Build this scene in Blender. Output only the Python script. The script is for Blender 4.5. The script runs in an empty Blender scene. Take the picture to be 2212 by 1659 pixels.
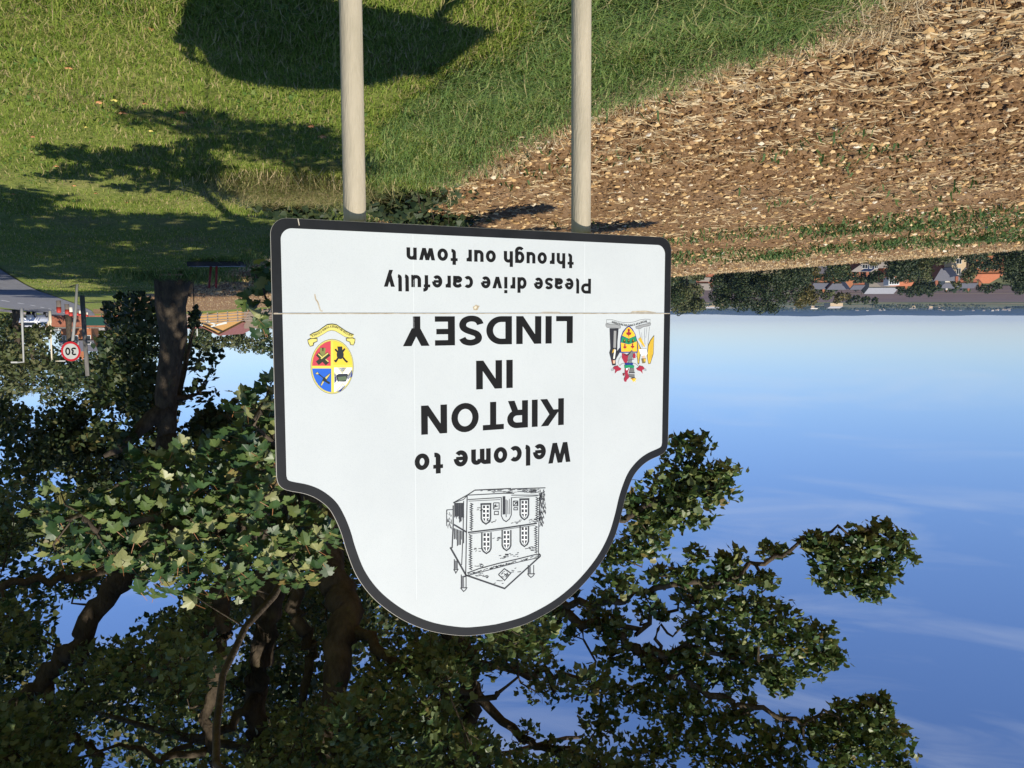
import bpy, bmesh, math, random
import numpy as np
from mathutils import Vector, Matrix

# ---------------------------------------------------------------- camera, sky, sun, exposure
sc = bpy.context.scene
FPX, EYE = 1790.0, 1.6
PITCH = math.atan((983.0 - 829.5) / FPX)
cam_d = bpy.data.cameras.new('camera')
cam_d.sensor_width = 36.0
cam_d.lens = 36.0 * FPX / 2212.0
cam_d.clip_start = 0.05
cam_d.clip_end = 40000.0
cam = bpy.data.objects.new('camera', cam_d)
sc.collection.objects.link(cam)
# the phone was held upside down: the camera is rolled by half a turn
cam.matrix_world = Matrix.Translation((0, 0, EYE)) @ Matrix.Rotation(math.pi / 2 + PITCH, 4, 'X') @ Matrix.Rotation(math.pi, 4, 'Z')
sc.camera = cam

SUN_EL, SUN_AZ = math.radians(40.0), math.radians(28.0)     # light travels towards +Y, turned to +X by SUN_AZ
SUND = Vector((math.sin(SUN_AZ) * math.cos(SUN_EL), math.cos(SUN_AZ) * math.cos(SUN_EL), -math.sin(SUN_EL)))
sun_d = bpy.data.lights.new('sun', 'SUN')
sun_d.energy = 5.0
sun_d.angle = math.radians(0.5)
sun_d.color = (1.0, 0.93, 0.80)
sun = bpy.data.objects.new('sun', sun_d)
sun.rotation_euler = SUND.to_track_quat('-Z', 'Y').to_euler()
sun.location = (-20, -40, 40)
sc.collection.objects.link(sun)

world = bpy.data.worlds.new('World')
sc.world = world
world.use_nodes = True
wn, wl = world.node_tree.nodes, world.node_tree.links
bg = wn['Background']
sky = wn.new('ShaderNodeTexSky')
sky.sky_type = 'NISHITA'
sky.sun_disc = False
sky.sun_elevation = SUN_EL
sky.sun_rotation = math.pi + SUN_AZ
sky.altitude = 50.0
sky.air_density = 1.0
sky.dust_density = 0.0
sky.ozone_density = 3.0
# thin cirrus: a noise over the direction of view, stretched along the horizon
tc = wn.new('ShaderNodeTexCoord')
mp = wn.new('ShaderNodeMapping')
mp.inputs['Rotation'].default_value = (0.0, math.radians(7), 0.0)
mp.inputs['Scale'].default_value = (2.1, 2.1, 15.0)
nz = wn.new('ShaderNodeTexNoise')
nz.inputs['Scale'].default_value = 1.7
nz.inputs['Detail'].default_value = 7.0
nz.inputs['Roughness'].default_value = 0.55
nz.inputs['Distortion'].default_value = 0.6
rp = wn.new('ShaderNodeValToRGB')
rp.color_ramp.elements[0].position = 0.50
rp.color_ramp.elements[0].color = (0, 0, 0, 1)
rp.color_ramp.elements[1].position = 0.85
rp.color_ramp.elements[1].color = (0.34, 0.34, 0.34, 1)
mx = wn.new('ShaderNodeMix'); mx.data_type = 'RGBA'
mx.inputs[7].default_value = (7.0, 7.6, 8.6, 1)
wl.new(tc.outputs['Generated'], mp.inputs['Vector'])
wl.new(mp.outputs[0], nz.inputs['Vector'])
wl.new(nz.outputs[0], rp.inputs[0])
wl.new(rp.outputs[0], mx.inputs[0])
tint = wn.new('ShaderNodeMix'); tint.data_type = 'RGBA'; tint.blend_type = 'MULTIPLY'; tint.inputs[0].default_value = 1.0
tint.inputs[7].default_value = (0.83, 0.95, 1.28, 1)
wl.new(sky.outputs[0], tint.inputs[6]); wl.new(tint.outputs[2], mx.inputs[6])
wl.new(mx.outputs[2], bg.inputs[0])
bg.inputs[1].default_value = 0.085

vs = sc.view_settings
vs.view_transform = 'Standard'; vs.look = 'None'; vs.exposure = 0.20; vs.gamma = 1.0; vs.use_curve_mapping = False
cy = sc.cycles
cy.max_bounces = 6; cy.diffuse_bounces = 3; cy.glossy_bounces = 2; cy.transmission_bounces = 4; cy.volume_bounces = 0
cy.caustics_reflective = False; cy.caustics_refractive = False
cy.use_denoising = True

# ---------------------------------------------------------------- helpers
RNG = np.random.default_rng(7)
random.seed(7)
COL = sc.collection
Fv = np.array([0, math.cos(PITCH), math.sin(PITCH)]); Uv = np.array([0, -math.sin(PITCH), math.cos(PITCH)])
CAMP = np.array([0, 0, EYE])

def at(x, y, Y):
    """point of the place at depth Y (metres north of the viewer) that the photograph shows at x, y (of 2212 x 1659)"""
    u, v = 2212 - x, 1659 - y
    r = np.array([(u - 1106) / FPX, 0, 0]) + Uv * ((829.5 - v) / FPX) + Fv
    return CAMP + r * (Y / r[1])

def lin(c):
    return tuple(((k / 255) / 12.92 if k <= 10 else ((k / 255 + .055) / 1.055) ** 2.4) for k in c)

MATS = {}
def mat(name, col, rough=0.8, col2=None, scale=6.0, bump=0.0, bscale=None, spec=0.3, metallic=0.0, island=None, trans=0.0,
        stretch=None, detail=6.0, lo=.35, hi=.65):
    if name in MATS: return MATS[name]
    m = bpy.data.materials.new(name); m.use_nodes = True
    n, l = m.node_tree.nodes, m.node_tree.links
    b = n['Principled BSDF']
    b.inputs['Base Color'].default_value = (*col, 1)
    b.inputs['Roughness'].default_value = rough
    b.inputs['Specular IOR Level'].default_value = spec
    b.inputs['Metallic'].default_value = metallic
    csock = None
    if col2 is not None or bump:
        t = n.new('ShaderNodeTexCoord'); mpn = n.new('ShaderNodeMapping')
        l.new(t.outputs['Object'], mpn.inputs[0])
        if stretch: mpn.inputs['Scale'].default_value = stretch
    if col2 is not None:
        q = n.new('ShaderNodeTexNoise'); q.inputs['Scale'].default_value = scale; q.inputs['Detail'].default_value = detail
        q.inputs['Roughness'].default_value = .65
        l.new(mpn.outputs[0], q.inputs['Vector'])
        r = n.new('ShaderNodeValToRGB')
        r.color_ramp.elements[0].position = lo; r.color_ramp.elements[0].color = (*col, 1)
        r.color_ramp.elements[1].position = hi; r.color_ramp.elements[1].color = (*col2, 1)
        l.new(q.outputs[0], r.inputs[0]); l.new(r.outputs[0], b.inputs['Base Color']); csock = r.outputs[0]
    if bump:
        q2 = n.new('ShaderNodeTexNoise'); q2.inputs['Scale'].default_value = bscale or scale * 4; q2.inputs['Detail'].default_value = 6
        l.new(mpn.outputs[0], q2.inputs['Vector'])
        bp_ = n.new('ShaderNodeBump'); bp_.inputs['Strength'].default_value = min(1, bump); bp_.inputs['Distance'].default_value = 0.02 * max(1, bump)
        l.new(q2.outputs[0], bp_.inputs['Height']); l.new(bp_.outputs[0], b.inputs['Normal'])
    if island:
        g = n.new('ShaderNodeNewGeometry'); r = n.new('ShaderNodeValToRGB'); cr = r.color_ramp
        while len(cr.elements) < len(island): cr.elements.new(0.5)
        for i, (p, c) in enumerate(island):
            cr.elements[i].position = p; cr.elements[i].color = (*c, 1)
        l.new(g.outputs['Random Per Island'], r.inputs[0]); l.new(r.outputs[0], b.inputs['Base Color']); csock = r.outputs[0]
    if trans:
        tr = n.new('ShaderNodeBsdfTranslucent'); ms = n.new('ShaderNodeMixShader'); ms.inputs[0].default_value = trans
        if csock: l.new(csock, tr.inputs['Color'])
        else: tr.inputs['Color'].default_value = (*col, 1)
        l.new(b.outputs[0], ms.inputs[1]); l.new(tr.outputs[0], ms.inputs[2])
        l.new(ms.outputs[0], n['Material Output'].inputs['Surface'])
    MATS[name] = m
    return m

def tag(o, label=None, cat=None, group=None, kind=None):
    if label: o['label'] = label
    if cat: o['category'] = cat
    if group: o['group'] = group
    if kind: o['kind'] = kind
    return o

def link(name, me, m=None, parent=None, loc=None):
    o = bpy.data.objects.new(name, me); COL.objects.link(o)
    if m is not None and me is not None:
        for k in (m if isinstance(m, (list, tuple)) else [m]): me.materials.append(k)
    if parent is not None: o.parent = parent
    if loc is not None: o.location = loc
    return o

def empty(name, loc, rz=0.0):
    o = bpy.data.objects.new(name, None); COL.objects.link(o); o.location = loc; o.rotation_euler = (0, 0, rz)
    o.empty_display_size = 0.1
    return o

def np_mesh(name, V, F, smooth=False):
    """F: (n, k) array of equal polygons"""
    V = np.ascontiguousarray(V, dtype=np.float32).reshape(-1, 3); F = np.ascontiguousarray(F, dtype=np.int32)
    me = bpy.data.meshes.new(name)
    n, k = F.shape
    me.vertices.add(len(V)); me.vertices.foreach_set('co', V.ravel())
    me.loops.add(n * k); me.loops.foreach_set('vertex_index', F.ravel())
    me.polygons.add(n); me.polygons.foreach_set('loop_start', np.arange(0, n * k, k, dtype=np.int32))
    me.polygons.foreach_set('loop_total', np.full(n, k, dtype=np.int32))
    me.polygons.foreach_set('use_smooth', np.full(n, smooth))
    me.update(calc_edges=True); me.validate()
    return me

class MB:
    """collects polygons of mixed size and builds ONE mesh object"""
    def __init__(s): s.v, s.f, s.mi = [], [], []
    def poly(s, pts, mi=0):
        i = len(s.v); s.v += [tuple(p) for p in pts]; s.f.append(list(range(i, i + len(pts)))); s.mi.append(mi)
    def box(s, c, size, rz=0.0, mi=0, taper=1.0):
        x, y, z = (k / 2 for k in size); ca, sa = math.cos(rz), math.sin(rz); i = len(s.v)
        for dz in (-1, 1):
            k = 1.0 if dz < 0 else taper
            for dx, dy in ((-1, -1), (1, -1), (1, 1), (-1, 1)):
                a, b = dx * x * k, dy * y * k
                s.v.append((c[0] + a * ca - b * sa, c[1] + a * sa + b * ca, c[2] + dz * z))
        for q in ((3, 2, 1, 0), (4, 5, 6, 7), (0, 1, 5, 4), (1, 2, 6, 5), (2, 3, 7, 6), (3, 0, 4, 7)):
            s.f.append([i + k for k in q]); s.mi.append(mi)
    def tube(s, pts, radii, n=10, mi=0, cap=True):
        pts = [Vector(p) for p in pts]; rings = []
        ref = Vector((0.31, 0.17, 0.93)).normalized()
        for k, p in enumerate(pts):
            t = (pts[min(k + 1, len(pts) - 1)] - pts[max(k - 1, 0)]).normalized()
            a = t.cross(ref)
            if a.length < 1e-3: a = t.cross(Vector((1, 0, 0)))
            a.normalize(); b = t.cross(a).normalized(); r = radii[k] if hasattr(radii, '__len__') else radii
            rings.append(len(s.v))
            for j in range(n):
                an = 2 * math.pi * j / n
                s.v.append(tuple(p + (a * math.cos(an) + b * math.sin(an)) * r))
        for k in range(len(pts) - 1):
            for j in range(n):
                j2 = (j + 1) % n
                s.f.append([rings[k] + j, rings[k] + j2, rings[k + 1] + j2, rings[k + 1] + j]); s.mi.append(mi)
        if cap:
            s.f.append([rings[0] + j for j in reversed(range(n))]); s.mi.append(mi)
            s.f.append([rings[-1] + j for j in range(n)]); s.mi.append(mi)
    def build(s, name, m, parent=None, smooth=False, loc=None, bevel=0.0):
        me = bpy.data.meshes.new(name); me.from_pydata(s.v, [], s.f); me.update()
        if len(set(s.mi)) > 1: me.polygons.foreach_set('material_index', s.mi)
        if smooth: me.polygons.foreach_set('use_smooth', [True] * len(s.f))
        o = link(name, me, m, parent, loc)
        if bevel:
            bv = o.modifiers.new('bevel', 'BEVEL'); bv.width = bevel; bv.segments = 2; bv.limit_method = 'ANGLE'
        return o

def vnoise(x, y, seed=0):
    """smooth value noise for numpy arrays"""
    xi, yi = np.floor(x).astype(int), np.floor(y).astype(int); fx, fy = x - xi, y - yi
    fx, fy = fx * fx * (3 - 2 * fx), fy * fy * (3 - 2 * fy)
    def h(a, b):
        n = (a * 374761393 + b * 668265263 + seed * 974711) & 0xffffffff
        n = ((n ^ (n >> 13)) * 1274126177) & 0xffffffff
        return ((n ^ (n >> 16)) & 0xffff) / 65535.0
    return (h(xi, yi) * (1 - fx) + h(xi + 1, yi) * fx) * (1 - fy) + (h(xi, yi + 1) * (1 - fx) + h(xi + 1, yi + 1) * fx) * fy

# ---------------------------------------------------------------- terrain
_PY = [-400, 5, 9, 12, 16, 25, 36, 60, 100, 150, 300, 12000]
_PZ = [0, 0, .07, .2, .45, .75, .85, 1.05, 1.6, 2.7, 3.0, 3.0]
_BY = [-400, -6, 2.2, 4.2, 4.95, 5.3, 6.0, 7.3, 9.3, 10.3, 16.5, 26, 78, 118, 12000]
_BX = [-210, -8, -2.6, -1.80, -1.50, -1.12, -.74, .0, .70, 1.05, 4.8, 10.3, 39, 60, 6500]
def xb(y): return np.interp(y, _BY, _BX)
def ground(x, y):
    x = np.asarray(x, dtype=float); y = np.asarray(y, dtype=float)
    p = np.interp(y, _PY, _PZ)
    p = .5 * p + .25 * np.interp(y - 1.5 - .06 * abs(y), _PY, _PZ) + .25 * np.interp(y + 1.5 + .06 * abs(y), _PY, _PZ)
    s = np.maximum(0, (xb(y) - x) * .86)
    hill = p - .0023 * s * s
    r = np.hypot(x, y)
    val = np.interp(r, [0, 120, 300, 600, 1400, 4000, 12000], [-10, -12, -16, -19.5, -20.5, -21, -22])
    k = 2.0
    z = np.maximum(hill, val) + np.exp(-np.abs(hill - val) / k) * k * .3
    return np.where(s < 8, hill, z)
def gz(x, y): return float(ground(x, y))

angs = np.radians(np.concatenate([np.arange(-180, -46, 4.0), np.arange(-46, 46.01, .36), np.arange(49, 180, 4.0)]))
rad = [0.0] + list(np.geomspace(.6, 11500, 500))
A, R_ = np.meshgrid(angs, np.array(rad[1:]))
GX, GY = R_ * np.sin(A), R_ * np.cos(A)
GZ = ground(GX, GY)
soil = (GX < xb(GY)) & (R_ < 160)
def relief(x, y):
    r = np.hypot(x, y); rough = (vnoise(x * 7, y * 7, 1) - .5) * .05 + (vnoise(x * 1.6, y * 1.6, 3) - .5) * .06 + .016 * np.sin(12.0 * (x * .86 - y * .52) + 3 * vnoise(x * .8, y * .8, 6))
    return np.where((x < xb(y)) & (r < 160), rough * np.clip(1 - r / 60, .12, 1), (vnoise(x * 3, y * 3, 4) - .5) * .05 * np.clip(1 - r / 40, 0, 1))
def surf(x, y): return ground(x, y) + relief(np.asarray(x, float), np.asarray(y, float))
GZ = GZ + relief(GX, GY) + np.where(soil & (R_ < 9), (vnoise(GX * 17, GY * 17, 2) - .5) * .03, 0)
# far ridge that closes the plain
ridge = np.clip((R_ - 6500) / 2500, 0, 1) * (28 + 34 * vnoise(A * 9 + 40, A * 0 + 3.3, 9) + 10 * vnoise(A * 41 + 90, A * 0 + 1.3, 11))
GZ = GZ + ridge
nr, na = GX.shape
V = np.stack([GX, GY, GZ], -1).reshape(-1, 3)
ii, jj = np.meshgrid(np.arange(nr - 1), np.arange(na), indexing='ij')
j2 = (jj + 1) % na
FACES = np.stack([ii * na + jj, ii * na + j2, (ii + 1) * na + j2, (ii + 1) * na + jj], -1).reshape(-1, 4)[:, ::-1]
cx = V[FACES].mean(1)
fr = np.hypot(cx[:, 0], cx[:, 1])
edge = xb(cx[:, 1]) + (vnoise(cx[:, 0] * 2.2, cx[:, 1] * 2.2, 5) - .5) * .5
is_left = cx[:, 0] < edge
sdist = (xb(cx[:, 1]) - cx[:, 0]) * .86
is_field = is_left & (fr < 170) & (sdist < 75) & ~((cx[:, 1] > 104))
is_verge = ~is_left & (fr < 400) | (is_left & (cx[:, 1] > 104) & (fr < 170) & (sdist < 75))
is_hill = (fr > 4800)
is_val = ~(is_field | is_verge | is_hill)
def sub(mask):
    f = FACES[mask]; u, inv = np.unique(f.ravel(), return_inverse=True)
    return V[u], inv.reshape(-1, 4)

soil_m = mat('ploughed soil', (.18, .10, .045), .95, (.28, .172, .088), 2.2, 1.0, 26, spec=.1, lo=.38, hi=.68)
n_, l_ = soil_m.node_tree.nodes, soil_m.node_tree.links
def overlay(m, node_scale, stretch, colr, lo, hi, amount=1.0, detail=8, rot=0.0):
    """lays a second patchy colour of the surface itself over a material"""
    n, l = m.node_tree.nodes, m.node_tree.links
    b = n['Principled BSDF']; src = b.inputs['Base Color'].links[0].from_socket
    t = n.new('ShaderNodeTexCoord'); mpn = n.new('ShaderNodeMapping'); mpn.inputs['Scale'].default_value = stretch
    mpn.inputs['Rotation'].default_value = (0, 0, rot)
    l.new(t.outputs['Object'], mpn.inputs[0])
    q = n.new('ShaderNodeTexNoise'); q.inputs['Scale'].default_value = node_scale; q.inputs['Detail'].default_value = detail
    q.inputs['Roughness'].default_value = .7
    l.new(mpn.outputs[0], q.inputs['Vector'])
    r = n.new('ShaderNodeValToRGB'); r.color_ramp.elements[0].position = lo; r.color_ramp.elements[1].position = hi
    r.color_ramp.elements[0].color = (0, 0, 0, 1); r.color_ramp.elements[1].color = (amount, amount, amount, 1)
    l.new(q.outputs[0], r.inputs[0])
    x = n.new('ShaderNodeMix'); x.data_type = 'RGBA'
    l.new(r.outputs[0], x.inputs[0]); l.new(src, x.inputs[6]); x.inputs[7].default_value = (*colr, 1)
    l.new(x.outputs[2], b.inputs['Base Color'])
overlay(soil_m, 60.0, (1, 1, 1), (.52, .36, .19), .57, .66, .85, detail=3)
overlay(soil_m, 1.1, (1, .55, 1), (.42, .30, .19), .52, .75, .55)
grass_m = mat('verge turf', (.14, .185, .030), .9, (.25, .285, .065), 1.3, 1.0, 40, spec=.15)
overlay(grass_m, .5, (1, 1, 1), (.26, .20, .10), .50, .68, .8)
overlay(grass_m, 22, (1, 1, 1), (.045, .075, .012), .48, .62, .7, detail=4)
val_m = mat('valley farmland', (.075, .095, .03), .95, (.16, .15, .065), .004, spec=.05, detail=3, lo=.4, hi=.6)
overlay(val_m, .0035, (.35, 1.4, 1), (.30, .22, .12), .56, .60, .8, detail=1)
overlay(val_m, .009, (.4, 1.4, 1), (.02, .035, .014), .52, .58, .8, detail=5)

for nm, mk, mm in (('field', is_field, soil_m), ('verge', is_verge, grass_m), ('valley_ground', is_val, val_m), ('distant_hills', is_hill, mat('wooded far hills', (.012, .022, .014), .95, (.035, .045, .022), .002, spec=.02, detail=4))):
    v_, f_ = sub(mk)
    o = link(nm, np_mesh(nm, v_, f_, True), mm); tag(o, kind='structure')
# ---------------------------------------------------------------- road and footpath
def strip(name, left, right, m, lift, n=160, y0=-40, y1=128):
    ys = np.linspace(y0, y1, n)
    def edge_x(y, off): return np.interp(y, _RY, _RX) + off
    rows = [edge_x(ys, left + (right - left) * k / 6) for k in range(7)]
    zc = ground(edge_x(ys, 4.5), ys)
    Vv = np.stack([np.stack([r, ys, np.maximum(zc, ground(r, ys)) + lift], -1) for r in rows], 1).reshape(-1, 3)
    i, j = np.meshgrid(np.arange(n - 1), np.arange(6), indexing='ij')
    Ff = np.stack([i * 7 + j, i * 7 + j + 1, (i + 1) * 7 + j + 1, (i + 1) * 7 + j], -1).reshape(-1, 4)
    o = link(name, np_mesh(name, Vv, Ff, True), m); tag(o, kind='structure'); return o
_RY = [-40, 0, 18, 30, 39, 80, 128]
_RX = [-17.5, 2.4, 11.2, 17.0, 21.2, 40.5, 64]
asphalt = mat('worn asphalt', (.13, .13, .14), .9, (.20, .20, .205), 3.0, .6, 120, spec=.2)
strip('road', 0.0, 6.6, asphalt, .03)
strip('footpath', 7.6, 9.4, mat('pinkish footpath', (.34, .28, .23), .9, (.42, .36, .31), 4.0, .3, 60), .03)
paint = mat('road paint', (.62, .62, .60), .7, (.45, .45, .44), 9.0)
road_dash = None
for k in range(14):
    y = 22 + k * 7.0
    x = np.interp(y, _RY, _RX) + 3.3; x2 = np.interp(y + 3.2, _RY, _RX) + 3.3
    mb = MB()
    z1, z2 = gz(x, y) + .036, gz(x2, y + 3.2) + .036
    zz = max(gz(x, y), gz(x + 1.2, y)) + .036
    mb.poly([(x - .06, y, z1), (x + .06, y, z1), (x2 + .06, y + 3.2, z2), (x2 - .06, y + 3.2, z2)])
    d = mb.build('road_marking', paint); tag(d, kind='structure')

# ---------------------------------------------------------------- the town sign
SA = Vector((0.8915, -0.4530, 0.0))                        # along the board, as its reader reads it
SO = Vector((-0.6503, 3.4163, 0.0))                        # left edge of the board, on the plan
SN = Vector((-0.4530, -0.8915, 0.0))                       # out of the face
sign_root = empty('town_sign', (SO.x + SA.x * .8, SO.y + SA.y * .8, 0))
tag(sign_root, 'white shaped town welcome sign with black border standing on two round grey posts', 'sign')
sign_inv = Matrix.Translation(-Vector(sign_root.location))
def bw(s, h, d=0.0):
    """board coordinates (along, above the joint, out of the face) to sign-local"""
    p = SO + SA * s + SN * d
    return (p.x - sign_root.location.x, p.y - sign_root.location.y, EYE + h)
def bpx(x, y):
    """photograph pixel (2212 wide) on the face of the board -> board coordinates, by similar triangles"""
    u, v = 2212 - x, 1659 - y
    r = np.array([(u - 1106) / FPX, 0, 0]) + Uv * ((829.5 - v) / FPX) + Fv
    n = np.array(SN); t = (np.array((SO.x, SO.y, 0)) @ n) / (r @ n)
    p = r * t
    return float((p[0] - SO.x) * SA.x + (p[1] - SO.y) * SA.y), float(p[2])

HALF = [(.0, .535), (.006, .562), (.022, .580), (.045, .590), (.092, .604), (.132, .625), (.170, .660), (.194, .703), (.214, .756),
        (.232, .822), (.262, .905), (.308, .980), (.368, 1.045), (.446, 1.107), (.540, 1.158), (.650, 1.194), (.725, 1.205), (.80, 1.209)]
def catmull(p, n=5):
    out = []
    for i in range(len(p) - 1):
        a, b, c, d = p[max(i - 1, 0)], p[i], p[i + 1], p[min(i + 2, len(p) - 1)]
        for k in range(n):
            t = k / n
            out.append(tuple(.5 * (2 * b[q] + (c[q] - a[q]) * t + (2 * a[q] - 5 * b[q] + 4 * c[q] - d[q]) * t * t + (3 * b[q] - a[q] - 3 * c[q] + d[q]) * t ** 3) for q in (0, 1)))
    out.append(p[-1]); return out
top_half = catmull(HALF, 4)
top_curve = top_half + [(1.6 - a, b) for a, b in reversed(top_half[:-1])]       # left shoulder over the dome to the right shoulder
def arc2(cx, cy, rx, ry, a0, a1, n=12):
    return [(cx + rx * math.cos(math.radians(a0 + (a1 - a0) * k / n)), cy + ry * math.sin(math.radians(a0 + (a1 - a0) * k / n))) for k in range(n + 1)]
def inset(poly, w):
    """inset of a clockwise outline (left side, up, over, down the right side)"""
    n = len(poly); out = []
    for i in range(n):
        a, b, c = Vector(poly[i - 1]), Vector(poly[i]), Vector(poly[(i + 1) % n])
        d1, d2 = (b - a), (c - b)
        if d1.length < 1e-9 or d2.length < 1e-9: out.append(tuple(b)); continue
        d1.normalize(); d2.normalize()
        n1, n2 = Vector((d1.y, -d1.x)), Vector((d2.y, -d2.x)); m = (n1 + n2)
        m = m.normalized() / max(.4, m.normalized().dot(n1)) if m.length > 1e-6 else n1
        out.append((b.x + m.x * w, b.y + m.y * w))
    return out
RC = .055
upper_outline = [(0.0, .0008)] + top_curve + [(1.6, .0008)]
lower_outline = [(0.0, -.0008), (1.6, -.0008)] + arc2(1.6 - RC, -.306 + RC, RC, RC, 0, -90) + arc2(RC, -.306 + RC, RC, RC, -90, -180)
lower_cw = lower_outline
def plate(name, outline, thick, front, m, label=None):
    bm = bmesh.new()
    fr_ = [bm.verts.new(bw(s, h, front)) for s, h in outline]; bk = [bm.verts.new(bw(s, h, front - thick)) for s, h in outline]
    bm.faces.new(fr_); bm.faces.new(bk[::-1]); n = len(outline)
    for i in range(n): bm.faces.new((fr_[i], bk[i], bk[(i + 1) % n], fr_[(i + 1) % n]))
    bmesh.ops.recalc_face_normals(bm, faces=bm.faces)
    me = bpy.data.meshes.new(name); bm.to_mesh(me); bm.free()
    o = link(name, me, m, sign_root)
    if label: tag(o, label)
    return o
def flat(name, polys, m, label=None, parent=None):
    """flat print on the face: polys = (outline, layer, material index)"""
    mb = MB()
    for pl, layer, mi in polys:
        ar = sum(pl[i - 1][0] * pl[i][1] - pl[i][0] * pl[i - 1][1] for i in range(len(pl)))
        if ar > 0: pl = pl[::-1]
        mb.poly([bw(s, h, .0012 + layer * .00012) for s, h in pl][::-1], mi)
    o = mb.build(name, m, sign_root)
    if label: tag(o, label)
    return o

alu = mat('bare aluminium sheet', (.42, .40, .36), .5, (.34, .32, .28), 12.0, metallic=.4)
white = mat('white reflective sheeting', (.53, .56, .58), .45, (.58, .61, .625), 2.0, spec=.45, lo=.3, hi=.7)
# honeycomb cells of the reflective sheeting
n, l = white.node_tree.nodes, white.node_tree.links
vt = n.new('ShaderNodeTexVoronoi'); vt.feature = 'DISTANCE_TO_EDGE'; vt.inputs['Scale'].default_value = 260; vt.inputs['Randomness'].default_value = 1.0
t_ = n.new('ShaderNodeTexCoord'); l.new(t_.outputs['Object'], vt.inputs['Vector'])
r_ = n.new('ShaderNodeValToRGB'); r_.color_ramp.elements[0].position = .0; r_.color_ramp.elements[0].color = (.90, .91, .92, 1)
r_.color_ramp.elements[1].position = .14; r_.color_ramp.elements[1].color = (1, 1, 1, 1)
l.new(vt.outputs[0], r_.inputs[0])
mxx = n.new('ShaderNodeMix'); mxx.data_type = 'RGBA'; mxx.blend_type = 'MULTIPLY'; mxx.inputs[0].default_value = 1
src = n['Principled BSDF'].inputs['Base Color'].links[0].from_socket
l.new(src, mxx.inputs[6]); l.new(r_.outputs[0], mxx.inputs[7]); l.new(mxx.outputs[2], n['Principled BSDF'].inputs['Base Color'])
black = mat('black sign film', (.009, .010, .012), .48, (.015, .016, .019), 9.0, spec=.2)
ink = mat('black lettering film', (.010, .010, .011), .6, spec=.12)

plate('upper_panel', upper_outline, .003, 0.0, alu)
plate('lower_panel', lower_outline, .003, 0.0, alu)
BW = .0325
up_in = [(BW, .0008)] + [q for q in inset(top_curve, BW)][1:-1] + [(1.6 - BW, .0008)]
# border: a ring of quads between the outline and its inset
def ring(name, a, b, layer, m):
    mb = MB()
    for i in range(len(a) - 1):
        mb.poly([bw(*a[i], .0012 + layer * .00012), bw(*b[i], .0012 + layer * .00012), bw(*b[i + 1], .0012 + layer * .00012), bw(*a[i + 1], .0012 + layer * .00012)])
    return mb.build(name, m, sign_root)
rim = .0015
oa = [(rim, .0008)] + inset(top_curve, rim)[1:-1] + [(1.6 - rim, .0008)]
ring('border', oa, up_in, 1, black)
RI = RC - BW * .55
low_a = [(1.6 - rim, -.0008)] + arc2(1.6 - RC, -.306 + RC, RC - rim, RC - rim, 0, -90) + arc2(RC, -.306 + RC, RC - rim, RC - rim, -90, -180) + [(rim, -.0008)]
low_b = [(1.6 - BW, -.0008)] + arc2(1.6 - BW - RI, -.306 + BW + RI, RI, RI, 0, -90) + arc2(BW + RI, -.306 + BW + RI, RI, RI, -90, -180) + [(BW, -.0008)]
ring('border', low_a, low_b, 1, black)
flat('white_face', [(up_in, 0, 0)], white)
flat('white_face', [(low_b, 0, 0)], white)

# grime along the joint, the vertical laps in the sheeting, marks on the face
grime = mat('brown grime', (.36, .29, .19), .9, (.55, .50, .42), 30.0)
lap = mat('sheet lap line', (.66, .69, .71), .4)
def blob(s, h, rs, rh, rot=0, wob=.3, n=14, seed=1):
    rr = random.Random(seed); out = []
    for k in range(n):
        a = 2 * math.pi * k / n; q = 1 + rr.uniform(-wob, wob)
        x, y = rs * q * math.cos(a), rh * q * math.sin(a)
        out.append((s + x * math.cos(rot) - y * math.sin(rot), h + x * math.sin(rot) + y * math.cos(rot)))
    return out
def stroke(pts, w, closed=False):
    """constant-width outline of an open polyline as quads"""
    P_ = [Vector(p) for p in pts]; n = len(P_); L, R2 = [], []
    for i in range(n):
        d1 = (P_[i] - P_[i - 1]) if i or closed else (P_[1] - P_[0])
        d2 = (P_[(i + 1) % n] - P_[i]) if i < n - 1 or closed else d1
        if d1.length < 1e-12: d1 = d2
        if d2.length < 1e-12: d2 = d1
        d1 = d1.normalized(); d2 = d2.normalized()
        n1, n2 = Vector((-d1.y, d1.x)), Vector((-d2.y, d2.x)); m = n1 + n2
        m = n1 if m.length < 1e-6 else m.normalized() / max(.45, m.normalized().dot(n1))
        L.append(P_[i] + m * w / 2); R2.append(P_[i] - m * w / 2)
    rng_ = range(n if closed else n - 1)
    return [[tuple(L[i]), tuple(L[(i + 1) % n]), tuple(R2[(i + 1) % n]), tuple(R2[i])] for i in rng_]
flat('joint_grime', [([(0.004, .0009), (1.596, .0009), (1.596, .0042), (.7, .0034), (.004, .004)], 3, 0),
                     ([(.075, -.003), (.13, -.0095), (.19, -.007), (.20, -.0012), (.075, -.0012)], 3, 0),
                     ([(.52, -.0012), (.61, -.0012), (.60, -.0045), (.53, -.004)], 3, 0)], grime)
marks = [(blob(.876, -.019, .014, .009, .4, .25, 14, 3), 2, 0), (blob(.879, -.019, .006, .004, .4, .2, 10, 4), 3, 1)]
for q in stroke(catmull([(1.461, -.062), (1.458, -.045), (1.452, -.036), (1.447, -.020), (1.443, -.008), (1.436, -.006)], 4), .0045): marks.append((q, 2, 0))
for q in stroke([(1.511, -.306), (1.507, -.284)], .003): marks.append((q, 2, 2))
dm = [grime, mat('pale shell', (.72, .64, .5), .6), mat('pale scratch', (.35, .37, .35), .6)]
flat('dirt_mark', marks[:2], dm); flat('dirt_mark', marks[2:-1], dm); flat('dirt_mark', marks[-1:], dm)
laps = []
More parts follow.
